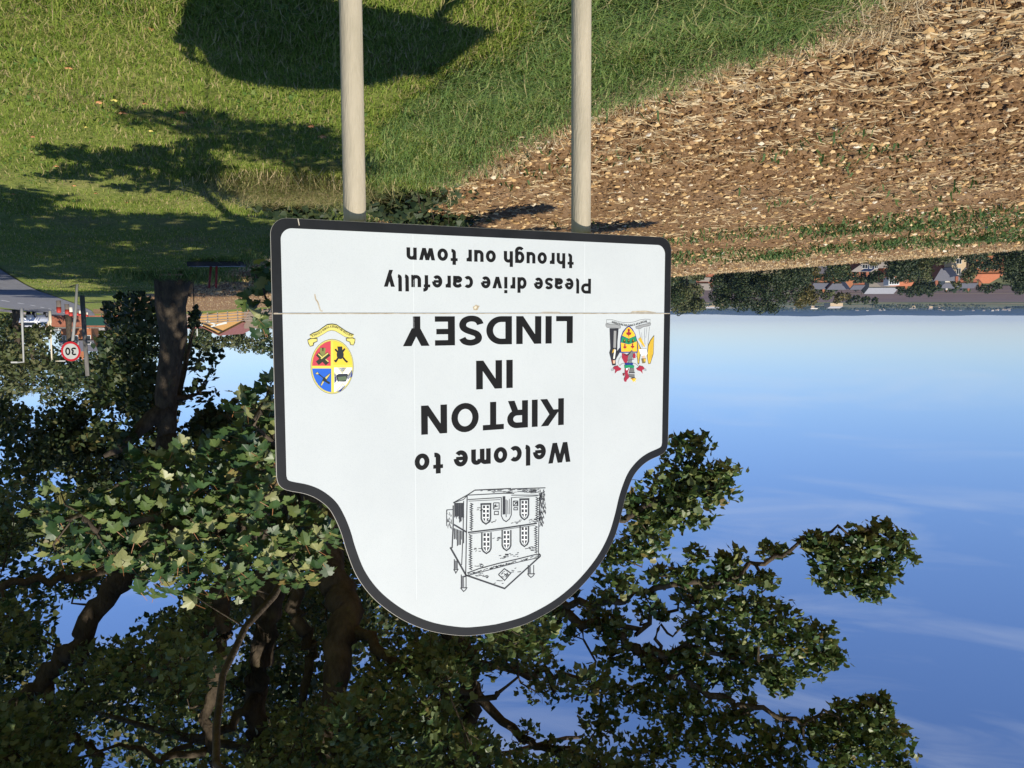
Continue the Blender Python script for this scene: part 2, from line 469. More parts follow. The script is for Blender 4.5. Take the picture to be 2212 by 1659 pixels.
for s in (.415, 1.115):
    laps.append(([(s, -.27), (s + .0016, -.27), (s + .0016, -.002), (s, -.002)], 2, 0))
    laps.append(([(s, .002), (s + .0016, .002), (s + .0016, 1.03), (s, 1.03)], 2, 0))
for q in laps: flat('sheet_lap', [q], lap)

# ---- lettering: stroke letters after the British road-sign alphabet; cap height 1
SWD = .205; HW = SWD / 2
def diag(x0, y0, x1, y1, w=None):
    w = w or SWD * 1.12
    return [[(x0, y0), (x0 + w, y0), (x1 + w, y1), (x1, y1)]]
def S(*pts): return stroke(list(pts), SWD)
def box2(x0, y0, x1, y1): return [[(x0, y0), (x1, y0), (x1, y1), (x0, y1)]]
XH = .735
def ell(cx, cy, rx, ry, a0=0, a1=360, n=28):
    if a1 - a0 == 360: return stroke(arc2(cx, cy, rx, ry, 0, 360, n)[:-1], SWD, True)
    return stroke(arc2(cx, cy, rx, ry, a0, a1, n), SWD)
def glyph(c):
    h, w = HW, SWD; X = XH; x2 = X / 2
    if c == 'I': return box2(0, 0, w, 1), w
    if c == 'L': return box2(0, 0, w, 1) + box2(w, 0, .56, w * .92), .57
    if c == 'T': return box2(.255, 0, .255 + w, .85) + box2(0, 1 - w * .92, .70, 1), .70
    if c == 'E': return box2(0, 0, w, 1) + sum([box2(w, a, b, a + w * .9) for a, b in ((0, .58), (.43, .54), (1 - w * .9, .58))], []), .60
    if c == 'H': return box2(0, 0, w, 1) + box2(.58, 0, .58 + w, 1) + box2(w, .42, .58, .42 + w * .9), .58 + w
    if c == 'N': return box2(0, 0, w, 1) + box2(.60, 0, .60 + w, 1) + diag(.0, 1, .60 - w * .08, 0, w * 1.12), .60 + w
    if c == 'K': return box2(0, 0, w, 1) + diag(.14, .40, .56, 1, w * 1.28) + diag(.60, 0, .27, .58, w * 1.2), .80
    if c == 'R':
        return box2(0, 0, w, 1) + stroke([(w, 1 - h)] + arc2(.38, 1 - h - .23, .23, .23, 90, -90) + [(w, 1 - h - .46)], w) + diag(.46, 0, .30, .46, w * 1.1), .69
    if c == 'P': return box2(0, 0, w, 1) + stroke([(w, 1 - h)] + arc2(.37, 1 - h - .24, .23, .24, 90, -90) + [(w, 1 - h - .48)], w), .70
    if c == 'D': return box2(0, 0, w, 1) + stroke([(w, 1 - h)] + arc2(.33, .5, .36, .5 - h, 90, -90, 18) + [(w, h)], w), .78
    if c == 'O': return ell(.44, .5, .44 - h, .515 - h), .88
    if c == 'C': return ell(.44, .5, .44 - h, .515 - h, 42, 318), .78
    if c == 'U': return stroke([(h, 1), (h, .35)] + arc2(.36, .36, .36 - h, .36 - h, 180, 360) + [(.72 - h, .36), (.72 - h, 1)], w), .72
    if c == 'S':
        return stroke(catmull([(.60, .76), (.54, .86), (.45, .905), (.34, .92), (.22, .89), (.13, .82), (.115, .71), (.18, .61), (.32, .545), (.46, .485), (.56, .40), (.585, .28), (.53, .16), (.42, .095), (.31, .08), (.19, .105), (.10, .18), (.06, .28)], 3), w), .68
    if c == 'Y': return box2(.33 - h + .03, 0, .33 + h + .03, .44) + diag(.26, .40, .0, 1, w * 1.16) + diag(.26, .40, .51, 1, w * 1.16), .72
    if c == 'W': return diag(.16, 0, 0, 1, w * 1.1) + diag(.16, 0, .41, 1, w * 1.05) + diag(.66, 0, .41, 1, w * 1.05) + diag(.66, 0, .86, 1, w * 1.05), 1.06
    if c == 'o': return ell(.305, x2, .305 - h, x2 + .01 - h), .61
    if c == 'c': return ell(.305, x2, .305 - h, x2 + .01 - h, 48, 312), .53
    if c == 'e': return ell(.305, x2, .305 - h, x2 + .01 - h, 0, 316) + box2(h, x2 - w * .40, .61 - h, x2 + w * .40), .60
    if c == 'l': return stroke([(h, 1), (h, .20)] + arc2(h + .12, .20, .12, .12, 180, 270, 6), w), w + .06
    if c == 'i': return box2(0, 0, w, X) + box2(0, X + .10, w, X + .10 + w), w
    if c == 't': return stroke([(h + .07, .97), (h + .07, .22)] + arc2(h + .21, .22, .14, .22 - h, 180, 278, 8), w) + box2(-.03, X - w * .85, .38, X), .40
    if c == 'm':
        a = lambda x0: stroke([(x0 + h, X - .27)] + arc2(x0 + .24, X - .24, .24 - h + .0, .24 - h, 180, 0, 12) + [(x0 + .48 - h, 0)], w)
        return box2(0, 0, w, X) + a(0) + a(.38), .87
    if c == 'n': return box2(0, 0, w, X) + stroke([(h, X - .28)] + arc2(.285, X - .285, .285 - h, .285 - h, 180, 0, 14) + [(.57 - h, 0)], w), .57
    if c == 'h': return box2(0, 0, w, 1) + stroke([(h, X - .28)] + arc2(.285, X - .285, .285 - h, .285 - h, 180, 0, 14) + [(.57 - h, 0)], w), .57
    if c == 'r': return box2(0, 0, w, X) + stroke([(h, X - .28)] + arc2(.30, X - .30, .30 - h, .30 - h, 180, 84, 8), w), .38
    if c == 'u': return box2(.57 - w, 0, .57, X) + stroke([(h, X), (h, .285)] + arc2(.285, .285, .285 - h, .285 - h, 180, 360, 14), w), .57
    if c == 'a': return box2(.55 - w, 0, .55, X * .66) + stroke([(.06, X - .19)] + arc2(.28, X - .235, .19, .235 - h, 148, 0, 12) + [(.55 - h, X * .5)], w) + ell(.26, .215, .26 - h, .215 - h), .55
    if c == 's':
        k = X / 1.0
        return stroke(catmull([(.46, .79 * k), (.36, .885 * k), (.25, .89 * k), (.13, .82 * k), (.115, .70 * k), (.2, .59 * k), (.33, .52 * k), (.43, .43 * k), (.44, .27 * k), (.36, .145 * k), (.23, .12 * k), (.12, .15 * k), (.05, .25 * k)], 3), w * .92), .54
    if c == 'd': return box2(.60 - w, 0, .60, 1) + ell(.30, x2, .30 - h, x2 + .01 - h), .60
    if c == 'v': return diag(.19, 0, 0, X, w * 1.08) + diag(.19, 0, .40, X, w * 1.06), .60
    if c == 'w': return diag(.14, 0, 0, X, w * 1.04) + diag(.14, 0, .34, X, w) + diag(.52, 0, .34, X, w) + diag(.52, 0, .70, X, w), .90
    if c == 'y': return diag(.19, 0, 0, X, w * 1.08) + diag(.10, -.27, .40, X, w * 1.06), .60
    if c == 'f': return box2(.10, 0, .10 + w, .76) + stroke([(.10 + h, .75)] + arc2(.10 + h + .17, .76, .17, .24 - h, 180, 84, 8), w) + box2(-.02, X - w * .85, .36, X), .38
    if c == 'g': return stroke([(.59 - h, X), (.59 - h, .0)] + arc2(.30, -.02, .30 - h, .26 - h * .6, 0, -148, 10), w) + ell(.30, x2, .30 - h, x2 + .01 - h), .59
    if c == '0': return ell(.36, .5, .36 - h, .515 - h), .72
    if c == '3': return stroke(arc2(.31, .735, .25, .255 - h + .03, 150, -72, 16), w) + stroke(arc2(.31, .275, .29, .275 - h + .01, 82, -150, 16), w), .68
    if c == "'": return box2(0, .7, w, 1), w
    return [], .36
TRACK = .135
def text_polys(txt, s0, s1, h0, cap):
    """letters fitted between s0 and s1 along the baseline h0"""
    x, gl, w_ = 0.0, [], 0
    for ch in txt:
        if ch == ' ': x += .36; w_ += 1; continue
        polys, adv = glyph(ch); gl.append((w_, x, polys)); x += adv + TRACK
    k = (s1 - s0) / (x - TRACK)
    words_ = []
    for w_, gx, polys in gl:
        if w_ == len(words_): words_.append([])
        words_[w_] += [([(s0 + (gx + a) * k, h0 + b * cap) for a, b in pl], 2 + .04 * (i % 40), 0) for i, pl in enumerate(polys)]
    return words_
for txt, s0, s1, h0, cap in (('Welcome to', .474, 1.118, .500, .079), ('KIRTON', .505, 1.092, .328, .104), ('IN', .727, .877, .174, .105),
                             ('LINDSEY', .467, 1.153, .012, .104), ('Please drive carefully', .386, 1.222, -.132, .0575), ('through our town', .467, 1.140, -.2265, .0575)):
    for word, polys in zip(txt.split(), text_polys(txt, s0, s1, h0, cap)): flat('lettering', polys, ink, 'black word "%s" on the white face' % word)

# ---- emblems and drawing: outlines measured on the face
K48 = 2212 / 4032
class Art:
    def __init__(s, ox, oy, sc_): s.o, s.k, s.items, s.layer, s.mats, s.names, s.fat = (ox, oy), sc_, [], 2, [], {}, 1.1
    def c(s, x, y): return bpx((s.o[0] + x / s.k) * K48, (s.o[1] + y / s.k) * K48)
    def m(s, rgb):
        if rgb not in s.names:
            s.names[rgb] = len(s.mats); s.mats.append(mat('print %d %d %d' % rgb, lin(rgb), .45, spec=.4))
        return s.names[rgb]
    def p(s, rgb, pts, up=True):
        s.layer += .35 if up else 0; s.items.append(([s.c(*q) for q in pts], s.layer, s.m(rgb))); return s
    def l(s, rgb, pts, w, closed=False, up=True):
        s.layer += .35 if up else 0
        ww = w / s.k * K48 * 2.95 / FPX * s.fat
        for q in stroke([s.c(*a) for a in pts], ww, closed): s.items.append((q, s.layer, s.m(rgb)))
        return s
    def text(s, rgb, txt, path, size, w=.2):
        """small capitals along a path"""
        P_ = [Vector(s.c(*q)) for q in catmull(path, 6)]; L = [0]
        for a, b in zip(P_, P_[1:]): L.append(L[-1] + (b - a).length)
        tot, x, gl = L[-1], 0.0, []
        for ch in txt:
            if ch == ' ': x += .36; continue
            g, a = glyph(ch); gl.append((x + a / 2, a, g)); x += a + .16
        k = tot / (x - .16); s.layer += .35
        for mid, adv, g in gl:
            d = mid * k; i = max(j for j in range(len(L)) if L[j] <= d + 1e-9); i = min(i, len(P_) - 2)
            t = (P_[i + 1] - P_[i]).normalized(); o = P_[i] + t * (d - L[i]); nn = Vector((-t.y, t.x))
            for pl in g:
                s.items.append(([tuple(o + t * ((a - adv / 2) * k) + nn * (b * size)) for a, b in pl], s.layer, s.m(rgb)))
        return s
    def out(s, name, label): return flat(name, s.items, s.mats, label)
def el2(cx, cy, rx, ry, n=36, a0=0, a1=360): return arc2(cx, cy, rx, ry, a0, a1, n)[:n + (0 if a1 - a0 == 360 else 1)]

YEL, PALE, RED, BLUE, NAVY, DARK, OLIVE = (226, 196, 70), (214, 204, 120), (196, 66, 80), (30, 92, 190), (30, 52, 130), (36, 40, 40), (92, 96, 58)
a = Art(1150, 1200, 4.1467)
oc = (650, 1010)
a.p((96, 92, 44), el2(652, 1008, 352, 448)).p(PALE, el2(652, 1008, 345, 441)).p((120, 112, 50), el2(652, 1008, 334, 424)).p((232, 205, 84), el2(652, 1008, 330, 420))
def quad_(x0, x1, y0, y1):
    pts = []
    for k in range(41):
        an = math.radians(k * 9); px, py = 652 + 326 * math.cos(an), 1008 + 416 * math.sin(an)
        pts.append((min(max(px, x0), x1), min(max(py, y0), y1)))
    o = []
    for q in pts:
        if not o or abs(q[0] - o[-1][0]) + abs(q[1] - o[-1][1]) > .5: o.append(q)
    return o[:-1] if abs(o[0][0] - o[-1][0]) + abs(o[0][1] - o[-1][1]) < .5 else o
a.p(RED, quad_(300, 630, 560, 996)).p((238, 198, 62), quad_(672, 1000, 560, 980), False).p((34, 96, 200), quad_(300, 638, 1040, 1500), False).p((244, 246, 246), quad_(684, 1000, 1024, 1500), False)
for pts in ([(745, 1026), (885, 1026), (818, 1118)], [(730, 1420), (824, 1292), (870, 1330), (790, 1415)], [(982, 1060), (980, 1170), (900, 1225), (900, 1165)], [(686, 1110), (730, 1165), (730, 1235), (690, 1290)]):
    a.p(NAVY, pts, False)
for pts in ([(690, 1026), (980, 1330)], [(980, 1040), (690, 1310)], [(700, 1110), (740, 1030)]): pass
for q in ([(744, 1026), (818, 1118), (886, 1026)], [(690, 1100), (735, 1160)], [(982, 1050), (905, 1155)], [(692, 1305), (760, 1250)], [(716, 1420), (824, 1285), (880, 1335)], [(900, 1240), (930, 1270)]): a.l((200, 196, 140), q, 10)
a.p((44, 50, 60), [(722, 1150), (760, 1128), (900, 1126), (912, 1150), (880, 1250), (850, 1256), (740, 1252), (728, 1210)]).p((92, 108, 84), [(740, 1180), (880, 1165), (886, 1230), (760, 1246)])
a.l((30, 34, 34), [(690, 925), (700, 915), (712, 925), (745, 875), (860, 715)], 26).l((30, 34, 34), [(905, 920), (890, 930), (872, 915), (838, 872), (700, 725)], 26)
a.p((34, 38, 42), [(735, 682), (818, 682), (822, 755), (842, 800), (838, 850), (806, 886), (768, 886), (730, 850), (724, 800), (748, 755)])
a.l((44, 48, 34), [(410, 955), (600, 800)], 62).l((44, 48, 34), [(575, 965), (415, 800)], 62).l((206, 196, 110), [(470, 880), (585, 790)], 18).l((206, 196, 110), [(425, 800), (500, 870)], 18).l((206, 196, 110), [(545, 890), (590, 930)], 14)
a.p((130, 128, 70), [(450, 705), (545, 705), (540, 790), (500, 850), (455, 790)]).p((40, 42, 30), [(488, 700), (512, 705), (508, 760), (492, 755)])
a.p((34, 40, 34), [(372, 1128), (412, 1094), (440, 1128), (520, 1192), (628, 1108), (610, 1155), (560, 1235), (620, 1270), (604, 1300), (520, 1248), (475, 1330), (460, 1310), (506, 1200), (430, 1140)])
a.p((206, 190, 116), [(380, 1124), (412, 1098), (432, 1130), (404, 1134)]).p((206, 190, 116), [(536, 1186), (624, 1116), (596, 1165), (556, 1218)]).p((206, 190, 116), [(500, 1240), (516, 1262), (478, 1322), (466, 1310)], False)
up = [(285, 505), (340, 470), (420, 440), (500, 380), (570, 332), (650, 322), (720, 332), (800, 385), (880, 440), (950, 475), (1005, 495)]
dn = [(985, 560), (930, 535), (860, 520), (780, 470), (700, 425), (640, 415), (580, 430), (500, 480), (420, 525), (360, 540), (310, 560)]
a.p((54, 52, 30), [(q[0], q[1] - 12) for q in up] + [(q[0], q[1] + 6) for q in dn]).p((216, 204, 112), up + dn)
a.p((70, 66, 36), [(248, 575), (300, 545), (412, 545), (412, 600), (360, 625), (345, 672), (290, 684), (262, 640)]).p((216, 204, 112), [(256, 582), (300, 560), (400, 555), (402, 592), (340, 618), (335, 660), (290, 672), (272, 630)])
a.p((70, 66, 36), [(1030, 560), (985, 532), (876, 545), (880, 590), (935, 612), (945, 655), (1000, 664), (1024, 620)]).p((216, 204, 112), [(1022, 566), (985, 548), (888, 552), (890, 582), (946, 605), (955, 645), (998, 652), (1012, 612)])
a.text((58, 58, 36), 'KIRTON IN LINDSEY TOWN COUNCIL', [(985, 482), (920, 462), (850, 420), (770, 368), (700, 340), (640, 336), (580, 345), (500, 395), (420, 450), (350, 478), (300, 500)], .0072)
a.out('town_crest', 'oval quartered crest under a yellow ribbon')

a = Art(2350, 1230, 5.528)
GR, WH, MAR, GRN, GOLD, GREY, BK = (150, 152, 154), (240, 242, 244), (160, 40, 62), (30, 140, 92), (244, 190, 50), (128, 130, 132), (44, 44, 50)
rib = [(205, 160), (330, 160), (450, 195), (560, 220), (690, 225), (820, 205), (930, 165), (1040, 148), (1155, 152)]
rib2 = [(1152, 225), (1040, 215), (930, 240), (820, 275), (690, 295), (560, 280), (450, 260), (330, 230), (205, 235)]
a.l(BK, rib + rib2, 7, True)
a.p(GR, [(190, 250), (215, 232), (300, 260), (430, 262), (510, 290), (520, 340), (440, 350), (330, 335), (230, 330), (190, 300)]).l(BK, [(190, 250), (300, 262), (430, 262), (515, 300), (500, 350), (330, 335), (215, 328), (190, 290)], 6, True)
a.p(GR, [(840, 310), (930, 270), (1060, 255), (1165, 225), (1168, 275), (1120, 305), (1000, 320), (930, 360), (860, 355)]).l(BK, [(840, 310), (1000, 262), (1165, 230), (1165, 280), (1000, 320), (930, 362), (850, 350)], 6, True)
a.text((40, 40, 44), 'NORTH LINCOLNSHIRE', [(1080, 168), (1000, 185), (900, 215), (790, 250), (690, 262), (580, 250), (470, 222), (380, 196), (320, 190)], .0085)
a.p(BK, [(272, 345), (470, 350), (445, 640), (440, 840), (490, 770), (520, 830), (440, 970), (405, 1040), (410, 1150), (330, 1155), (300, 1020), (265, 880), (290, 790), (280, 560)])
a.p((150, 150, 150), [(365, 400), (420, 400), (410, 770), (355, 770)]).p((228, 224, 214), [(380, 790), (410, 820), (385, 1010), (350, 1010)]).p((222, 180, 150), [(345, 1045), (395, 1040), (390, 1110), (350, 1115)]).p((110, 40, 30), [(310, 1030), (345, 1030), (350, 1120), (325, 1100)]).p((200, 160, 60), [(345, 810), (375, 800), (370, 860), (325, 890)])
a.l((90, 92, 96), [(910, 370), (960, 620), (985, 760)], 7).l((90, 92, 96), [(1140, 310), (1105, 700)], 7).l((140, 142, 150), [(970, 440), (985, 700)], 6).l((110, 114, 130), [(1040, 340), (1030, 500), (1045, 700)], 7).l((140, 142, 150), [(1085, 330), (1060, 560)], 6)
a.p((80, 70, 30), [(1242, 492), (1228, 900), (1160, 1120), (1115, 1125), (1088, 960), (1105, 720), (1160, 600)]).p((224, 184, 58), [(1232, 520), (1218, 890), (1150, 1110), (1122, 1112), (1098, 960), (1118, 730), (1165, 615)])
for k in range(4): a.l((110, 94, 34), [(1140 + 18 * k, 1060 - 30 * k), (1150 + 20 * k, 640 - 30 * k)], 5)
a.p((80, 70, 30), [(872, 610), (960, 790), (950, 880), (915, 1110), (885, 1125), (860, 900), (880, 760)]).p((214, 178, 60), [(880, 640), (945, 800), (930, 890), (905, 1100), (888, 1100), (870, 900), (888, 770)])
a.p((244, 246, 248), [(905, 800), (1080, 800), (1095, 900), (1050, 960), (960, 950)]).l((120, 122, 130), [(905, 800), (1080, 800), (1098, 900), (1050, 962), (955, 952)], 6, True)
a.p((222, 176, 50), [(895, 590), (945, 540), (1045, 740), (1020, 755)]).p((222, 180, 150), [(985, 940), (1040, 930), (1035, 1000), (990, 1000)]).p((120, 106, 60), [(960, 1010), (1060, 1000), (1050, 1100), (985, 1110)]).p((206, 170, 60), [(1010, 1010), (1058, 1010), (1050, 1070), (1015, 1070)])
sh = [(690, 285), (770, 360), (830, 470), (868, 600), (880, 760), (882, 875), (496, 880), (498, 700), (510, 560), (560, 420), (620, 350)]
a.p(NAVY, sh)
sh2 = [(688, 315), (740, 362), (800, 440), (828, 510), (690, 570), (545, 505), (580, 430), (640, 350)]
a.p(GOLD, sh2).p(GOLD, [(512, 655), (690, 700), (862, 630), (864, 850), (525, 855)]).p(GRN, [(540, 525), (690, 575), (835, 525), (856, 625), (690, 692), (518, 645)])
def fleur(cx, cy, k):
    a.p((150, 40, 52), [(cx, cy - 105 * k), (cx + 28 * k, cy - 70 * k), (cx + 16 * k, cy - 20 * k), (cx + 62 * k, cy - 8 * k), (cx + 40 * k, cy + 40 * k), (cx + 14 * k, cy + 40 * k), (cx, cy + 100 * k), (cx - 14 * k, cy + 40 * k), (cx - 40 * k, cy + 40 * k), (cx - 62 * k, cy - 8 * k), (cx - 16 * k, cy - 20 * k), (cx - 28 * k, cy - 70 * k)])
fleur(686, 450, 1.0); fleur(602, 750, .68); fleur(768, 740, .68)
for cx in (590, 682, 778): a.p((56, 70, 34), [(cx - 30, 640), (cx - 20, 600), (cx + 5, 570), (cx + 24, 600), (cx + 28, 645), (cx, 668)]).p((186, 160, 60), [(cx - 5, 610), (cx + 14, 580), (cx + 10, 630)])
a.p(MAR, [(540, 890), (600, 900), (690, 940), (660, 1040), (640, 1110), (590, 1095), (540, 1000)]).p(MAR, [(770, 900), (830, 890), (835, 990), (780, 1000)])
for sgn, cx0 in ((1, 0), (-1, 1372)):
    f_ = lambda x, y: (x, y) if sgn > 0 else (cx0 - x, y)
    a.l((96, 98, 104), [f_(530, 950), f_(480, 1010), f_(455, 1100), f_(490, 1160), f_(540, 1120), f_(590, 1110)], 6)
    a.p(MAR, [f_(450, 1160), f_(480, 1200), f_(525, 1225), f_(500, 1260), f_(430, 1280), f_(385, 1335), f_(395, 1260), f_(345, 1215), f_(370, 1180)])
    a.l((96, 98, 104), [f_(350, 1215), f_(305, 1250), f_(310, 1270), f_(360, 1255)], 6, True)
a.p((118, 120, 122), [(770, 830), (775, 900), (745, 1090), (700, 1115), (665, 1080), (660, 990), (700, 870), (740, 825)]).l(BK, [(745, 830), (700, 900), (640, 940), (590, 920)], 16).l(BK, [(675, 1040), (800, 1020)], 8).l(BK, [(770, 830), (775, 900), (745, 1090), (700, 1115), (665, 1080)], 5)
a.p(NAVY, [(600, 1100), (780, 1100), (770, 1150), (600, 1140)]).p(GRN, [(590, 1150), (700, 1140), (805, 1160), (795, 1210), (690, 1200), (595, 1215)])
a.p((112, 112, 112), [(715, 1210), (800, 1215), (815, 1420), (680, 1400), (700, 1300)]).l(BK, [(690, 1310), (818, 1312)], 14).l(BK, [(684, 1400), (816, 1420)], 14).l(WH, [(692, 1330), (812, 1335)], 8)
a.p(MAR, [(600, 1220), (690, 1230), (660, 1300), (690, 1420), (640, 1470), (630, 1510), (590, 1505), (580, 1460), (610, 1380), (600, 1330)]).p((120, 28, 40), [(552, 1340), (595, 1320), (590, 1375), (560, 1380)]).p(WH, [(620, 1215), (665, 1215), (650, 1260), (625, 1255)])
a.p((236, 190, 60), [(725, 1440), (800, 1430), (855, 1450), (820, 1470), (840, 1515), (800, 1490), (785, 1520), (760, 1480)]).p((160, 50, 40), [(735, 1440), (790, 1440), (775, 1465)])
a.out('county_arms', 'coat of arms with golden shield, monk and winged angel')

a = Art(1700, 1880, 3.456)
LK, LK2 = (50, 52, 56), (105, 107, 111); a.fat = 1.65
def ln(pts, w=11, c=LK): a.l(c, pts, w, False, False)
for p_, w in (([(470, 1330), (990, 1510), (1480, 1065)], 15), ([(425, 1350), (470, 1340)], 14), ([(250, 950), (330, 1090), (470, 1340)], 16), ([(1480, 1065), (1450, 1030)], 12), ([(1480, 1050), (1400, 1050), (1160, 1110), (900, 1170), (640, 1240), (480, 1300)], 10), ([(1470, 1085), (1180, 1150), (900, 1225), (480, 1335)], 8), ([(1450, 1030), (1455, 640), (1470, 240), (1455, 200)], 9), ([(460, 1320), (470, 740), (480, 240)], 10), ([(405, 1190), (425, 740), (432, 320)], 9),
              ([(275, 960), (290, 640), (290, 380)], 12), ([(300, 640), (475, 745)], 14), ([(490, 748), (1000, 685), (1430, 622)], 13), ([(500, 770), (1000, 705), (1400, 650)], 5), ([(490, 240), (960, 215), (1120, 215)], 8), ([(1080, 240), (1470, 240)], 7), ([(490, 300), (950, 272)], 8), ([(500, 322), (930, 300)], 5), ([(580, 172), (1080, 150)], 10), ([(1090, 155), (1545, 140)], 9), ([(580, 175), (480, 240), (290, 345)], 10), ([(290, 345), (430, 300), (485, 240)], 7), ([(1080, 275), (1440, 250)], 5), ([(480, 240), (480, 320)], 8)): ln(p_, w)
rr = random.Random(4)
for k in range(12): ln([(318 + rr.uniform(0, 110), 360 + rr.uniform(0, 20)), (322 + rr.uniform(0, 100), 560 + rr.uniform(-60, 60))] if False else [(310 + 11 * k, 345), (312 + 11 * k, 560 + rr.uniform(-40, 60))], 7 if k % 3 else 10)
for k in range(10): ln([(305 + 14 * k, 690 + 5 * k), (305 + 14 * k, 820 + rr.uniform(0, 120))], 6 if k % 3 else 10)
for x0, y0, y1, n in ((535, 350, 720, 13), (525, 780, 1255, 16), (1430, 270, 590, 11), (1415, 660, 1030, 13)):
    pts = []
    for k in range(n * 2): pts.append((x0 + (18 if k % 2 else -14) + rr.uniform(-5, 5), y0 + (y1 - y0) * k / (n * 2 - 1)))
    ln(pts, 9)
def window_(cx, y0, y1, w, sill):
    """a round-headed window, sill at y0, crown at y1"""
    hw = w / 2; out = [(cx - hw, y0), (cx - hw, y1 - 60), (cx - hw * .7, y1 - 20), (cx, y1 + 12), (cx + hw * .7, y1 - 20), (cx + hw, y1 - 60), (cx + hw, y0)]
    a.p((52, 54, 58), [(cx - hw * .66, y0 + 14), (cx - hw * .66, y1 - 62), (cx, y1 - 8), (cx + hw * .66, y1 - 62), (cx + hw * .66, y0 + 14)], False)
    ln(out, 9); ln([(q[0] * 1.0 + (q[0] - cx) * .16, q[1] + (8 if q[1] > y1 - 61 else 0)) for q in out], 5)
    a.layer += .3
    ln([(cx, y0 + 10), (cx, y1 - 20)], 11, (236, 238, 240))
    for k in (1, 2, 3): ln([(cx - hw * .66, y0 + (y1 - y0) * k / 4.3), (cx + hw * .66, y0 + (y1 - y0) * k / 4.3)], 11, (236, 238, 240))
    a.layer -= .3
    if sill: ln([(cx - hw * 1.25, y0 - 8), (cx + hw * 1.25, y0 - 12)], 16)
window_(735, 370, 620, 120, True); window_(1258, 305, 560, 110, True); window_(742, 745, 1020, 118, False); window_(1015, 715, 980, 112, False); window_(1258, 665, 925, 108, False)
a.p((44, 46, 50), [(962, 255), (1000, 255), (1000, 500), (962, 505)], False); ln([(945, 280), (945, 520), (970, 575), (1010, 600), (1055, 565), (1080, 510), (1082, 270)], 9); ln([(1010, 300), (1010, 540)], 8); ln([(1030, 310), (1035, 500)], 9, LK2); ln([(1055, 290), (1058, 500)], 8, LK2)
for bx0, by0, bx1, by1 in ((838, 345, 915, 430), (1108, 320, 1170, 385), (850, 460, 905, 505), (1115, 410, 1165, 440)): ln([(bx0, by0), (bx1, by0), (bx1, by1), (bx0, by1), (bx0, by0)], 8)
for _ in range(16): x, y = rr.choice(((870, 385), (1140, 352))); ln([(x + rr.uniform(-28, 28), y + rr.uniform(-30, 30)), (x + rr.uniform(-28, 28), y + rr.uniform(-30, 30))], 6)
for cx_, cy_, n in ((620, 430, 5), (800, 610, 6), (1130, 600, 6), (1340, 590, 9), (880, 830, 7), (620, 990, 5), (1010, 1070, 9), (930, 1080, 5), (1100, 1050, 6), (1290, 970, 5), (1360, 960, 5), (640, 1200, 10), (700, 1340, 9), (1120, 1260, 6), (900, 1430, 5), (620, 1330, 5)):
    for _ in range(n):
        x, y = cx_ + rr.uniform(-60, 60), cy_ + rr.uniform(-28, 28); ln([(x, y), (x + rr.uniform(18, 46), y - rr.uniform(-2, 10))], 6)
for _ in range(60): x, y = rr.uniform(600, 1440), rr.uniform(160, 212); ln([(x, y), (x + rr.uniform(25, 80), y - 3)], 6, rr.choice((LK, LK2)))
for _ in range(120): x, y = rr.uniform(1462, 1540), 160 + 470 * rr.random() ** 1.3; ln([(x, y), (x + rr.uniform(-16, 16), y + rr.uniform(15, 55))], 7, rr.choice((LK, LK, LK2)))
for _ in range(26): x, y = rr.uniform(200, 268), rr.uniform(440, 680); ln([(x, y), (x + rr.uniform(-10, 10), y + rr.uniform(15, 50))], 6, rr.choice((LK, LK2)))
ln([(200, 440), (285, 435)], 7); ln([(200, 440), (200, 660)], 7)
for x0, x1, y0, y1 in ((400, 465, 1320, 1500), (1310, 1385, 1190, 1310), (305, 345, 1110, 1250)):
    ln([(x0, y0), (x0, y1)], 9); ln([(x1, y0), (x1, y1)], 9); ln([(x0 - 10, y1), (x0 + 10, y1 + 26), ((x0 + x1) / 2, y1 + 50), (x1 - 5, y1 + 26), (x1 + 10, y1), (x0 - 10, y1)], 9)
    for k in range(6): ln([(x0 + 8 + 5 * k, y0 + 20), (x0 + 6 + 6 * k, y1 - 10)], 4, LK2)
ln([(905, 1320), (985, 1240), (1075, 1300), (990, 1400), (905, 1320)], 10)
for _ in range(26): x, y = 990 + rr.uniform(-50, 50), 1320 + rr.uniform(-45, 45); ln([(x, y), (x + rr.uniform(-26, 26), y + rr.uniform(-26, 26))], 6)
for _ in range(60):
    t = rr.random(); x, y = 480 + 980 * t, 1315 - 255 * t; ln([(x, y + rr.uniform(-8, 16)), (x + rr.uniform(15, 40), y + rr.uniform(-20, 6))], 6)
a.out('tower_drawing', 'line drawing of an old two-storey town hall with pinnacles')

# posts and fixings
galv = mat('weathered grey post', (.41, .355, .265), .62, (.50, .43, .325), 9.0, .25, 60, spec=.35, stretch=(3, 3, .4))
overlay(galv, 5.0, (1, 1, .35), (.36, .33, .27), .58, .74, .5)
for s, lean in ((1.299, .004), (.386, .006)):
    mb = MB(); d = -.075
    top, bot = .50, -1.95
    gpt = bw(s, 0, d)
    pts = []
    for k in range(9):
        h = bot + (top - bot) * k / 8
        q = bw(s + lean * (-.30 - h) * 1.0, h, d); pts.append(q)
    mb.tube(pts, .0385, 28)
    mb.build('post', galv, sign_root, True)
for s in (1.299, .386):
    for h in (-.20, .30):
        mb = MB(); c = Vector(bw(s, h, -.037)); mb.box(c, (.12, .07, .035), math.atan2(SA.y, SA.x)); mb.build('bracket', galv, sign_root, bevel=.004)
